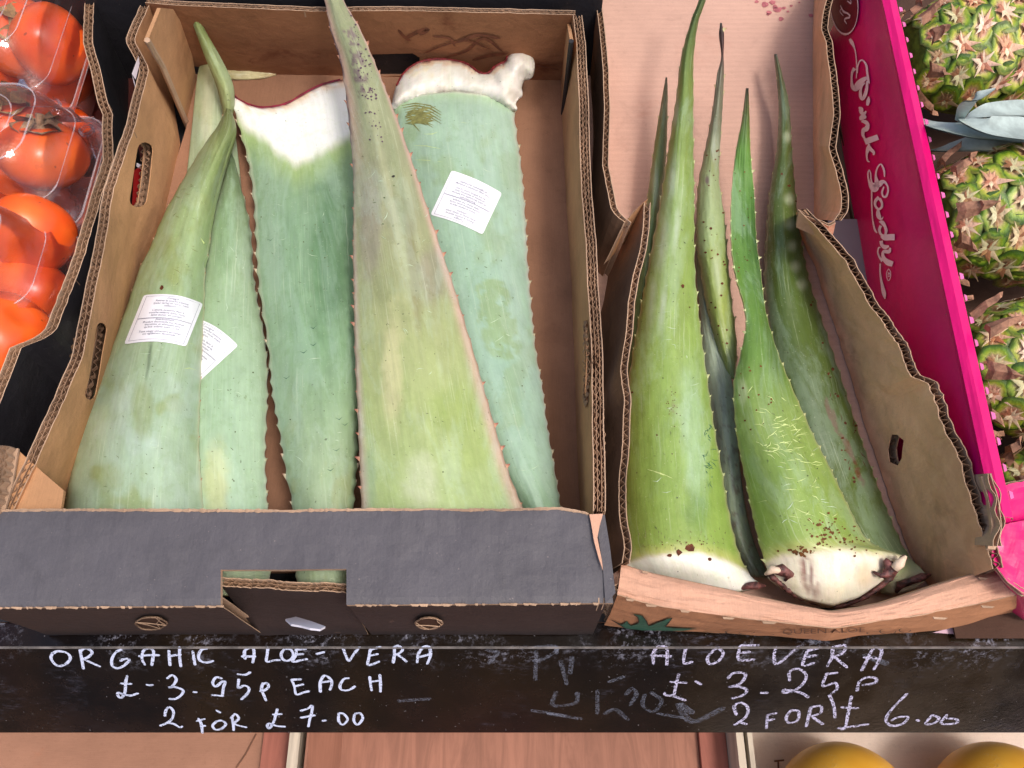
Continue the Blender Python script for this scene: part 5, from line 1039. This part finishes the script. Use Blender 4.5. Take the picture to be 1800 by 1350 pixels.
mb = MB(); mb.tube([P(*a) for a in [(1345,1010,.062),(1358,1001,.067),(1372,1003,.067)]], [.001, .0030, .002], 8); mb.obj('pale_curled_corner', [M_flesh], R3, smooth=True); mb = MB(); mb.tube([P(*a) for a in [(1572,1000,.072),(1582,990,.075),(1593,977,.078)]], [.003, .0035, .0008], 8); mb.obj('pale_curled_corner', [M_flesh], R3, smooth=True)
mb = MB(); mb.tube([P(*a) for a in [(1575,1042,.032),(1582,1028,.036),(1600,1022,.04),(1622,1014,.042),(1636,1010,.04)]], [.001, .003, .0025, .003, .0008], 8); mb.obj('dried_corner', [M_dry], R4, smooth=True)

def inrange(x0, x1, y0, y1, sl=0.): return lambda: (lambda y_: (x0+(x1-x0)*rng.rand()+sl*(y_-y0), y_))(y0+(y1-y0)*rng.rand())
for rt_, sf_, bx in ((L1, s1, (190, 340, 420, 880, -.05)), (L2, s2, (375, 455, 420, 880)), (L3, s3, (455, 600, 320, 880)), (L4, s4, (640, 740, 300, 880, .1)), (L5, s5, (770, 900, 240, 860, .08)), (R1, q1, (1140, 1220, 400, 950)), (R3, q3, (1330, 1420, 720, 930, .2))):
    marks(rt_, sf_, rand_marks(13, inrange(*bx), 13, 5, 35), M_scr2, 'hairline_scratch', 1.1)
    marks(rt_, sf_, rand_marks(12, inrange(*bx), 5, 60, 50), M_fleck, 'dirt_fleck', 1.2)
    blobs_on(rt_, sf_, [inrange(*bx)()+(.5+1.3*rng.rand()**2,) for _ in range(14)], M_fleck, 'dirt_speck')
# dark sap stains smeared on the back wall, red drops on the pink floor
mb = MB(); bfn_ = lambda x, y: PP(x, y, bw[0], np.array([0, 1., 0])*1.0)
nbw = np.cross(bw[1]-bw[0], bw[2]-bw[0]); nbw /= np.linalg.norm(nbw); nbw = nbw if nbw[1] < 0 else -nbw
for st in [[(712, 66), (735, 54), (752, 50), (738, 60)], [(745, 92), (780, 78), (820, 70), (860, 84)], [(780, 100), (820, 88), (850, 66), (885, 90)], [(800, 74), (840, 60), (880, 66)], [(830, 104), (860, 96), (893, 92)], [(405, 60), (425, 58), (428, 66)], [(395, 92), (420, 94), (446, 96)], [(398, 84), (412, 88)], [(700, 50), (712, 64), (722, 70)], [(940, 112), (960, 116), (984, 121)], [(760, 62), (790, 66), (800, 80)]]:
    q = crom(np.array(st, float), 6); ribbon(mb, [onwall(x, y, bw) for x, y in q], .0012+.0032*rng.rand(), nbw, .0012+rng.rand()*.0002, taper=True)
mb.obj('sap_stain', [M_stain], c1, kind='stuff')
mb = MB()
for x, y, r in [(1330, 3, 4), (1345, 8, 7), (1358, 4, 6), (1352, 22, 5), (1368, 17, 8), (1378, 14, 4), (1373, 33, 5), (1391, 10, 3), (1426, 27, 5), (1350, 25, 3), (1362, 12, 5), (1385, 20, 2.5), (1405, 4, 2)]:
    mb.add([P(x+r*math.cos(a)*(.7+.5*rng.rand()), y+r*.7*math.sin(a)*(.7+.5*rng.rand()), .0105) for a in np.linspace(0, 2*math.pi, 12, endpoint=False)][::-1], [list(range(12))])
mb.obj('juice_stain', [flat('juice_stain_pink', (176, 100, 104), .7, vary=.3, scale=200)], c2, kind='stuff')
# ================================================================== between the brown and pink cartons
mb = MB()
for i in range(6): mb.box((.300+.0085*i, .40, -.008+.0004*i), (.306+.0085*i, 1.0, -.002+.0004*i))
o = mb.obj('slatted_board', [M_slat], base=None); tag(o, 'old grey slatted board in the gap beside the pink carton', 'wooden board')
o = plate('grey_sheet', pts([(1455, 385), (1520, 385), (1600, 700), (1480, 640)], .004), (0, 0, -.003), M_plas, None); tag(o, 'plain grey sheet in the gap below the slats between brown and pink cartons', 'sheet')

# ================================================================== PINK CARTON
c3 = thing('pink_carton', 'glossy magenta apple carton with white script lettering, now holding pineapples', 'carton', tuple(P(1700, 700, 0)))
HZ = .12; T0 = P(1553, 0, HZ); T1 = P(1733, 833, HZ); B1 = P(1513, 450, 0)
n_ = np.cross(T1-T0, B1-T0); n_ /= np.linalg.norm(n_); n_ = n_ if n_[0] < 0 else -n_
dT = (T1-T0)/np.linalg.norm(T1-T0); Te = T0-dT*.08; Tn = T1+dT*.030
down = np.cross(dT, n_); down = down if down[2] < 0 else -down; down /= np.linalg.norm(down); hh_ = HZ/abs(down[2])
wall('left_wall', [[Te, Tn], [Te+down*hh_, Tn+down*hh_]], .004, parent=c3, layers=1, mats=(M_pink, M_in), nrm=-n_, nx=90, ny=14, warp=.0009, edges=('top',), jag=.0003)
# rolled top
Q = resample([Te, Tn], 90); rows = [Q+n_*.0006-np.array([0, 0, .004]), Q+n_*.0012, Q-n_*.004+np.array([0, 0, .003]), Q-n_*.011+np.array([0, 0, .001]), Q-n_*.0125+np.array([0, 0, -.004])]
wall('folded_top', rows, .0016, parent=c3, layers=1, mats=(M_pink, M_front2), nrm=-n_*.5+np.array([0, 0, -.8]), nx=90, ny=13, warp=.0007, edges=())
mb = MB()
for i in range(2, 88, 3):
    p = Q[i]-n_*.0125+np.array([0, 0, .0005]); e = .0015*(1+.8*rng.rand()); mb.prism([p, p+dT*.006, p+dT*.005-n_*e, p+dT*.001-n_*e], (0, 0, -.0008))
mb.obj('perforated_edge', [flat('torn_white_paper', (226, 110, 170), .7)], c3)
pfn_ = lambda x, y: PP(x, y, T0, n_)
ZA = lambda l: [(1440+a[0]*.2222, a[1]*.2222, a[2]) for a in l]; ZB = lambda l: [(1480+a[0]*.2222, 270+a[1]*.2222, a[2]) for a in l]
SA = [[(253,308,14),(268,335,22),(290,380,10),(302,440,7),(308,530,7),(305,620,6)], [(312,580,8),(318,520,8),(335,482,9),(360,480,9),(385,520,13),(392,580,13),(400,630,14),(409,662,5)],
 [(292,540,24),(272,575,14),(268,630,12),(275,685,22),(300,700,36),(325,665,40),(355,635,30),(390,615,18)], [(392,640,12),(388,700,18),(375,750,22),(355,785,16),(340,765,20),(338,720,16),(352,680,10),(375,655,8)],
 [(404,765,6),(400,800,22),(392,835,14)], [(325,848,8),(342,865,28),(345,890,22),(365,900,22),(385,880,6)], [(335,950,8),(345,935,30),(365,925,30),(382,935,14)], [(345,960,10),(375,965,24),(395,985,22),(385,1020,30),(362,1030,24),(358,1070,18),(375,1100,10)],
 [(372,1125,36),(410,1110,36),(450,1095,34),(478,1085,34)], [(408,1140,12),(398,1180,24),(388,1225,12),(394,1270,10),(412,1282,5)], [(405,1150,8),(420,1180,20),(443,1205,18),(442,1228,8)]]
SB = [[(350,185,6),(345,130,12),(320,85,9),(292,115,9),(280,170,12),(288,235,30),(272,275,46),(245,265,26),(225,215,12),(218,160,9),(228,132,8),(240,160,8),(242,200,9),(255,240,16),(300,245,36),(340,222,20),(370,250,11),(378,295,10),(362,340,13),(338,338,11),(330,305,12),(345,262,8)],
 [(248,280,9),(248,400,8),(255,520,8),(272,600,12),(290,628,8)], [(305,345,20),(278,375,18),(275,410,14),(300,440,14),(326,425,14),(328,390,14),(310,355,18)], [(300,440,12),(298,470,24),(305,500,26),(325,520,10),(340,500,4)],
 [(305,540,6),(330,545,24),(352,575,18),(362,610,18),(352,645,12),(322,640,14),(308,605,16),(320,570,18)], [(320,655,10),(350,665,34),(390,662,38),(430,662,38)], [(322,690,22),(330,725,20),(355,740,26),(385,732,10)], [(395,745,10),(385,775,22),(350,775,22),(335,790,16),(345,830,24),(375,860,36),(415,875,32)],
 [(335,850,22),(310,820,12),(296,780,9),(304,745,8),(318,745,7)], [(315,870,9),(314,930,9),(322,1000,13),(335,1060,20),(346,1110,24),(353,1150,6)],
 [(382,912,4),(397,935,4),(398,975,4),(382,1006,4),(368,980,4),(367,940,4),(382,912,4)], [(374,975,4),(392,968,4),(390,945,4),(380,950,4),(378,968,4)], [(374,940,3),(392,955,3)]]
def map_stroke(mb, st, k, fn, off):
    q = crom(np.array([(a, b_, c_*k) for a, b_, c_ in st], float), 6); n = len(q); d = np.gradient(q[:, :2], axis=0); d /= np.linalg.norm(d, axis=1, keepdims=True)+1e-9
    a = np.stack([-d[:, 1], d[:, 0]], 1)*np.abs(q[:, 2:3])/2; L = q[:, :2]+a; R = q[:, :2]-a; e = rng.rand()*.0003
    mb.add([fn(*p)+off*(1+e*100) for p in L]+[fn(*p)+off*(1+e*100) for p in R], [(i, n+i, n+i+1, i+1) for i in range(n-1)])
for nm, sets in (('pink', (SA, ZA)), ('lady', (SB, ZB))):
    mb = MB()
    for st in sets[0]: map_stroke(mb, sets[1](st), .2222*1.3, pfn_, n_*.0014)
    mb.obj('script_lettering', [M_white], c3)
# round emblem
ec = np.array([1487., 8.]); 
em = [pfn_(ec[0]+25*math.cos(a)+ (-6)*math.sin(a)*0, ec[1]+52*math.sin(a)+6*math.cos(a)) for a in np.linspace(0, 2*math.pi, 40, endpoint=False)]
obj('round_emblem', [p+n_*.0016 for p in em], [list(range(40))], M_dred, c3)
mb = MB(); ribbon(mb, em+[em[0]], .0018, n_, .0021)
for st in []+[[(1481,10,5),(1486,20,8),(1494,24,6),(1498,30,8),(1488,34,7),(1492,42,4)], [(1493,2,4),(1500,6,6),(1497,-6,4)], [(1484,14,3),(1480,20,5),(1486,28,3)]]: stroke_px(mb, [(a, b_, c_) for a, b_, c_ in st], .00042*.6, pfn_, n_, .0021)
mb.obj('emblem_line', [M_white], c3)
# front of the pink carton
wall('front_inner_flap', [pts([(1745, 862), (1775, 850), (1840, 838)], .12), pts([(1752, 925), (1780, 918), (1860, 905)], .105)], .004, parent=c3, layers=1, mats=(M_pink, M_in), nrm=(0, .5, -.8), nx=16, edges=())
wall('front_lip', [pts([(1748, 935), (1760, 922), (1800, 914), (1860, 905)], .11), pts([(1742, 985), (1770, 1020), (1800, 1046), (1860, 1044)], .108)], .004, parent=c3, layers=1, mats=(M_pink, M_in), nrm=(0, .0, -1), nx=24, edges=())
wall('front_face', [pts([(1742, 985), (1770, 1022), (1800, 1046), (1860, 1044)], .108), pts([(1765, 1060), (1778, 1075), (1800, 1090), (1860, 1092)], .01)], .004, parent=c3, layers=1, mats=(M_pink, M_in), nrm=(0, 1, 0), nx=20, edges=())
mb = MB()
e_ = np.array(pts([(1732, 832), (1745, 870), (1752, 920), (1745, 960)], .125)); flutes(mb, e_, (1, 0, 0), (0, .3, -1), .007, 2, .02, .02); slabp = [e_[0], e_[1], e_[2], e_[3], e_[3]+np.array([.006, 0, -.002]), e_[2]+np.array([.008, 0, -.002]), e_[1]+np.array([.008, 0, 0]), e_[0]+np.array([.008, 0, 0])]
mb.prism([p-np.array([0, 0, .006]) for p in slabp], (0, 0, -.003)); mb.obj('raw_edge', [M_edge], c3)
M_pf = card('shade_toned_card_floor', (80, 58, 48))  # floor colour darkened to stand in for shadow between the pineapples
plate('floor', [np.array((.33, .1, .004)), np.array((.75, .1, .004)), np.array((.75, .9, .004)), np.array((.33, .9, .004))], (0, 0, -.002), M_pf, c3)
o = plate('pale_strip', pts([(1640, 1112), (1700, 1096), (1800, 1088), (1860, 1090), (1860, 1108), (1700, 1116)], -.002), (0, 0, -.002), flat('pale_pink_card', (214, 176, 190), .6), None); tag(o, 'pale pinkish card strip under the front corner of the pink carton', 'card strip')

# ------------------------------------------------------------------ pineapples
def eyemat():
    b = NB('pineapple_eye'); t = b.new('Attribute', attribute_name='tint').outputs['Color']; oi = b.new('ObjectInfo').outputs['Random']; oc = b.co()
    c = b.mix(b.math('MULTIPLY', oi, .55), t, b.mix(1., t, (1.35, 1.12, .5), 'MULTIPLY')); c = b.mix(b.math('MULTIPLY', b.ramp(b.noise(oc, 4, 4), .5, .7), .45), c, lin(80, 62, 34))
    c = b.mix(b.ramp(oi, .62, .7, 0, .6), c, b.mix(1., t, (.5, .8, .62), 'MULTIPLY'))
    c = b.mix(b.math('MULTIPLY', b.ramp(b.noise(oc, 1.6, 3), .5, .7), .35), c, lin(190, 185, 90))
    return b.fin(c, .38, b.bump(b.noise(oc, 7, 4), .5, .001), .5)
M_eye = eyemat(); M_pbody = flat('pineapple_groove', (96, 116, 40), .6, vary=.5, scale=90); M_bract = flat('dry_bract', (160, 116, 92), .75, vary=.4, scale=160, bump=.6); M_crown = flat('crown_leaf_grey_green', (166, 180, 176), .45, vary=.25, scale=60)
def eye_mesh(seed):
    r_ = np.random.RandomState(seed); nr, na = 8, 20; V = [(0, 0, .10)]; C = [lin(196, 140, 116)]
    prof = [(.14, .16, (176, 112, 92)), (.30, .20, (216, 158, 134)), (.46, .28, (222, 178, 150)), (.60, .34, (206, 196, 112)), (.74, .42, (166, 178, 58)), (.87, .44, (120, 146, 48)), (.98, .34, (84, 112, 40)), (1.12, .10, (58, 80, 34))]
    for k, (r, z, c) in enumerate(prof):
        for i in range(na):
            a = 2*math.pi*i/na; hx = 1/max(abs(math.cos(((a+.52) % 1.047)-.5235)), .5)*.92; cr = 1+(.05 if i % 2 else -.03)*(k in (3, 4, 5)); up = .10*math.sin(a)
            V.append((r*hx*math.cos(a)*cr, r*hx*math.sin(a)*.86*cr, z+up*(r < .9)+(r_.rand()-.5)*.05+(.05 if i % 2 and k in (4, 5) else 0))); C.append(lin(*c)*(.8+.4*r_.rand()))
    Fc = [(0, 1+i, 1+(i+1) % na) for i in range(na)]+[(1+k*na+i, 1+(k+1)*na+i, 1+(k+1)*na+(i+1) % na, 1+k*na+(i+1) % na) for k in range(nr-1) for i in range(na)]
    # papery bracts: one long pointed, some small
    for (a0, ln, wd, c) in [(math.pi/2+.6*(r_.rand()-.5), 1.15, .24, (238, 196, 174))]+[(math.pi/2+q_+.5*(r_.rand()-.5), .50+.45*r_.rand(), .12+.14*r_.rand(), [(222, 168, 142), (206, 140, 112), (232, 206, 180), (180, 116, 92)][r_.randint(4)]) for q_ in (.6, 1.15, 1.8, 2.5, 3.3, 4.0, 4.7, 5.4)]:
        ln *= .8+.4*r_.rand(); n = 5; k0 = len(V)
        for i in range(n):
            t = i/(n-1); w_ = wd*(1-t)**1.1+.008; r = -.05+ln*t; z = .30+.34*math.sin(t*2.4)+(.7*t*t if ln > 1. else .1)
            for s_ in (-1, 0, 1): V.append((r*math.cos(a0)-s_*w_*math.sin(a0), r*math.sin(a0)+s_*w_*math.cos(a0), z+(0 if s_ else .06))); C.append(lin(*c)*(.75+.5*r_.rand()) if t < .8 else lin(226, 200, 170))
        Fc += [(k0+i*3+j, k0+i*3+j+3, k0+i*3+j+4, k0+i*3+j+1) for i in range(n-1) for j in range(2)]
    me = bpy.data.meshes.new('eye'); me.from_pydata([tuple(map(float, v)) for v in V], [], Fc); me.materials.append(M_eye); me.polygons.foreach_set('use_smooth', [True]*len(Fc))
    a = me.color_attributes.new('tint', 'FLOAT_COLOR', 'POINT'); cc = np.ones((len(V), 4)); cc[:, :3] = np.array(C); a.data.foreach_set('color', cc.ravel()); return me
EYES = [eye_mesh(i) for i in range(4)]
def prad(a):   # radius along the axis parameter 0 (base) .. 1 (top)
    return math.sin(math.pi*min(max(a*.86+.07, 0), 1))**.42
def pineapple(p0, p1, R, label, phase):
    p0 = np.array(p0); p1 = np.array(p1); ax = p1-p0; L = np.linalg.norm(ax); ax /= L; up = np.array([0, 0, 1.]); b1 = np.cross(up, ax); b1 /= np.linalg.norm(b1); b2 = np.cross(ax, b1)
    t = thing('pineapple', label, 'pineapple', tuple((p0+p1)/2-np.array([0, 0, R])), 'pineapples in the pink carton')
    nu, nv = 32, 20; V = []
    for j in range(nv+1):
        a = j/nv; r = R*prad(a)*.93
        for i in range(nu): u = 2*math.pi*i/nu; V.append(p0+ax*L*a+(b1*math.cos(u)+b2*math.sin(u))*r)
    Fc = [(j*nu+i, j*nu+(i+1) % nu, (j+1)*nu+(i+1) % nu, (j+1)*nu+i) for j in range(nv) for i in range(nu)]+[list(range(nu))[::-1], [nv*nu+i for i in range(nu)]]
    obj('body', V, Fc, M_pbody, t, smooth=True)
    rows = int(L/.0165); nA = 11; base = np.array(wloc(t)); cnt = 0
    for j in range(rows):
        a = (j+.5)/rows; r = R*prad(a); r2 = R*prad(a+.02); sl = (r2-r)/(.02*L)
        for i in range(nA):
            u = 2*math.pi*(i+(j % 2)*.5+j*.11)/nA+phase; rad = b1*math.cos(u)+b2*math.sin(u)
            if rad[2] < -.35: continue
            nrm = rad-ax*sl; nrm /= np.linalg.norm(nrm); pos = p0+ax*(L*a+random.uniform(-.0012, .0012))+rad*r*.93+np.cross(ax, rad)*random.uniform(-.0012, .0012)
            Z = Vector(nrm); Yv = Vector(ax-nrm*np.dot(ax, nrm)).normalized(); Xv = Yv.cross(Z)
            sc = math.pi*r/nA*1.10; M4 = Matrix((Xv, Yv, Z)).transposed().to_4x4()
            o = bpy.data.objects.new('eye', EYES[(i*3+j) % 4]); COL.objects.link(o); o.parent = t
            rot = Matrix.Rotation(random.uniform(-.35, .35), 4, 'Z'); s3 = sc*random.uniform(.95, 1.12)
            o.matrix_local = Matrix.Translation(Vector(pos-base)) @ M4 @ rot @ Matrix.Diagonal((s3*1.08, .0124*random.uniform(.95, 1.1), s3*.27, 1)); cnt += 1
    # dry bracts round the base
    for k in range(10):
        u = 2*math.pi*k/10+random.random()*.3; rad = b1*math.cos(u)+b2*math.sin(u); tn = np.cross(ax, rad)
        if rad[2] < -.4: continue
        mb = MB(); V = []; n = 6; ln = .010+.014*random.random(); r0 = R*.66; sw = random.uniform(-.3, .3)
        for i in range(n):
            q = i/(n-1); w_ = .007*(1-q)**.7+.0004; c = p0+ax*(-.003+.006*random.random()+ln*q*.85)+rad*(r0+.014*math.sin(q*1.7)+.004*q)+tn*sw*ln*q
            for s_ in (-1, 0, 1): V.append(c+tn*s_*w_+rad*(.003 if s_ == 0 else -.001))
        mb.add(V, [(i*3+j, i*3+j+1, i*3+j+4, i*3+j+3) for i in range(n-1) for j in range(2)]); mb.obj('dry_bract', [M_bract], t)
    return t
def axis(px, py, z, ang, L):
    p = P(px, py, z); d = np.array([math.cos(math.radians(ang)), math.sin(math.radians(ang)), .0]); return p, p+d*L
for (px, py, z, ang, L, R, lb, ph) in [(1592, 105, .085, 6, .17, .060, 'topmost pineapple, light tan bracts showing at its base by the pink wall', .1), (1640, 382, .085, 2, .17, .060, 'second pineapple down, the yellowest one, in the pink carton', .7),
    (1686, 643, .085, -2, .17, .058, 'dark green pineapple, third down in the pink carton', .3), (1742, 885, .07, -2, .16, .050, 'lowest pineapple, mostly hidden behind the pink front flap', .5)]:
    a, b_ = axis(px, py, z, ang, L); pineapple(a, b_, R, lb, ph)
pc = thing('pineapple', 'pineapple outside the right frame edge whose grey green crown points into view', 'pineapple', tuple(P(1990, 225, .05)))
a, b_ = P(1930, 225, .06), P(2100, 225, .06); nu = 20; V = [(a+(b_-a)*j/8)+np.array([0, math.cos(6.283*i/nu), math.sin(6.283*i/nu)])*.045*prad(j/8) for j in range(9) for i in range(nu)]
obj('body', V, [(j*nu+i, j*nu+(i+1) % nu, (j+1)*nu+(i+1) % nu, (j+1)*nu+i) for j in range(8) for i in range(nu)]+[list(range(nu))[::-1]], M_pbody, pc)
def crownleaf(ptsl, wds, parent):
    q = crom(np.array([P(*a) for a in ptsl]), 6); n = len(q); wd = np.interp(np.linspace(0, 1, n), np.linspace(0, 1, len(wds)), wds); V = []
    for i in range(n):
        d = q[min(i+1, n-1)]-q[max(i-1, 0)]; d /= np.linalg.norm(d); s_ = np.cross(d, [0, 0.2, 1.]); s_ /= np.linalg.norm(s_)
        for k in (-1, -.5, 0, .5, 1): V.append(q[i]+s_*wd[i]*k+np.array([0, 0, 1])*(.35*wd[i]*k*k))
    nV = len(V); V2 = [v-np.array([0, 0, .0012]) for v in V]; f = [(i*5+j, i*5+j+1, i*5+j+6, i*5+j+5) for i in range(n-1) for j in range(4)]
    obj('crown_leaf', V+V2, f+[tuple(k+nV for k in g_[::-1]) for g_ in f], M_crown, parent, smooth=True)
crownleaf([(1860, 248, .12), (1760, 238, .13), (1700, 232, .135), (1640, 222, .12), (1600, 202, .10)], [.012, .013, .012, .008, .0005], pc)
crownleaf([(1870, 240, .135), (1800, 235, .14), (1740, 228, .145), (1700, 215, .14), (1684, 208, .135)], [.014, .016, .013, .006, .0005], pc)
crownleaf([(1880, 200, .11), (1800, 196, .125), (1740, 198, .135), (1700, 206, .13), (1684, 215, .12)], [.012, .012, .009, .004, .0005], pc)
crownleaf([(1685, 212, .13), (1695, 190, .15), (1715, 172, .165), (1750, 155, .17)], [.003, .005, .005, .0004], pc)
crownleaf([(1800, 262, .11), (1720, 256, .12), (1660, 262, .11), (1615, 268, .09)], [.010, .010, .007, .0005], pc)

# ================================================================== LOWER SHELF: crates and melons
zc = -.30
lc1 = thing('lower_crate', 'open peach coloured carton on the lower shelf at the left', 'crate', (-.3, .0, -.37))
mb = MB(); X = lambda px, py=1320, z=zc: P(px, py, z)[0]
mb.box((-.95, -.3, zc-.01), (X(465), .35, zc)); mb.obj('floor', [card('peach_lower_card', (164, 120, 98), (180, 110, 80), .4, vary=.15)], lc1)
mb = MB(); mb.box((X(465)+.0005, -.3, zc-.01), (X(522), .35, zc+.012)); mb.obj('side_board', [M_wood2], lc1)
mb = MB(); mb.box((X(522)+.0005, -.3, zc-.03), (X(541), .35, zc+.04)); mb.obj('corner_post', [M_woodw], lc1)
mb = MB(); mb.tube([P(450, 1290, zc+.001), P(432, 1325, zc+.001), P(415, 1350, zc+.001)], .0009, 5); mb.obj('crease', [M_inkb], lc1)
lc2 = thing('lower_crate', 'empty reddish wooden crate in the middle of the lower shelf', 'crate', (.05, .0, -.37))
mb = MB(); mb.box((X(598), -.3, zc-.01), (X(1228), .35, zc)); mb.obj('floor', [M_wood], lc2)
mb = MB(); mb.add([(X(560), -.3, zc+.05), (X(560), .35, zc+.05), (X(600), .35, zc), (X(600), -.3, zc), (X(556), -.3, zc+.05), (X(556), .35, zc+.05), (X(596), .35, zc-.01), (X(596), -.3, zc-.01)], [(0, 1, 2, 3), (4, 7, 6, 5), (0, 3, 7, 4), (1, 5, 6, 2), (0, 4, 5, 1), (2, 6, 7, 3)]); mb.obj('side_board', [M_wood], lc2)
mb = MB(); mb.box((X(1228)+.0005, -.3, zc-.01), (X(1275), .35, zc+.008)); mb.obj('side_board', [M_wood2], lc2)
mb = MB(); mb.box((X(1275)+.0005, -.3, zc-.02), (X(1288), .35, zc+.05)); mb.obj('rim', [M_woodw], lc2)
lc3 = thing('melon_tray', 'whitish card tray holding two yellow melons on the lower shelf', 'tray', (.5, .0, -.37))
mb = MB(); mb.box((X(1312), -.35, zc-.01), (1.1, .35, zc)); mb.obj('floor', [M_tray], lc3)
mb = MB(); mb.box((X(1294), -.35, zc-.02), (X(1302), .35, zc+.052)); mb.obj('rim', [M_woodw], lc3)
mb = MB()
for px in (1368, 1678): p = P(px, 1338, zc+.0012); mb.tube([p+np.array([-.004, .0, 0]), p+np.array([.006, .001, 0])], .0009, 5); mb.tube([p, p+np.array([-.001, -.008, 0])], .0009, 5)
mb.obj('staple', [M_inkb], lc3)
def melonmat():
    b = NB('yellow_netted_melon'); oc = b.co(); c = b.mix(b.ramp(b.noise(oc, 8, 4), .3, .7), lin(232, 160, 40), lin(246, 188, 70))
    nn = b.new('TexNoise'); b.l.new(oc, nn.inputs['Vector']); nn.inputs['Scale'].default_value = 60; vm = b.new('VectorMath', operation='MULTIPLY_ADD'); b.l.new(nn.outputs['Color'], vm.inputs[0]); vm.inputs[1].default_value = (.02, .02, .02); b.l.new(oc, vm.inputs[2])
    v = b.new('TexVoronoi', feature='DISTANCE_TO_EDGE'); b.l.new(vm.outputs[0], v.inputs['Vector']); v.inputs['Scale'].default_value = 230; net = b.ramp(v.outputs['Distance'], .0, .09, 1, 0)
    net = b.math('MULTIPLY', net, b.ramp(b.noise(oc, 18, 4), .48, .62)); c = b.mix(b.math('MULTIPLY', net, .35), c, lin(232, 206, 140)); return b.fin(c, .42, b.bump(net, .5, .0008), .45)
M_melon = melonmat()
for px, lb in ((1487, 'whole yellow melon in the white tray, the left one of the two'), (1766, 'yellow melon cut by the right frame corner in the white tray')):
    c = P(px, 1434, -.234); V, Fc = sphere_mesh(64, 40, lambda u, v: (.064*math.cos(v)*math.cos(u), .064*math.cos(v)*math.sin(u), .063*math.sin(v)))
    bb = np.array([c[0], c[1], c[2]-.063]); m_ = thing('melon', lb, 'melon', tuple(bb), 'yellow melons in the white tray')
    obj('rind', [np.array(v)+c for v in V], Fc, M_melon, m_, smooth=True)
    mb = MB(); s0 = c+np.array([0, -.069, .0]); mb.tube([s0, s0+np.array([.002, -.006, .001]), s0+np.array([.004, -.011, .003])], [.005, .003, .0032], 8); mb.obj('stem_stub', [M_calyx], m_)
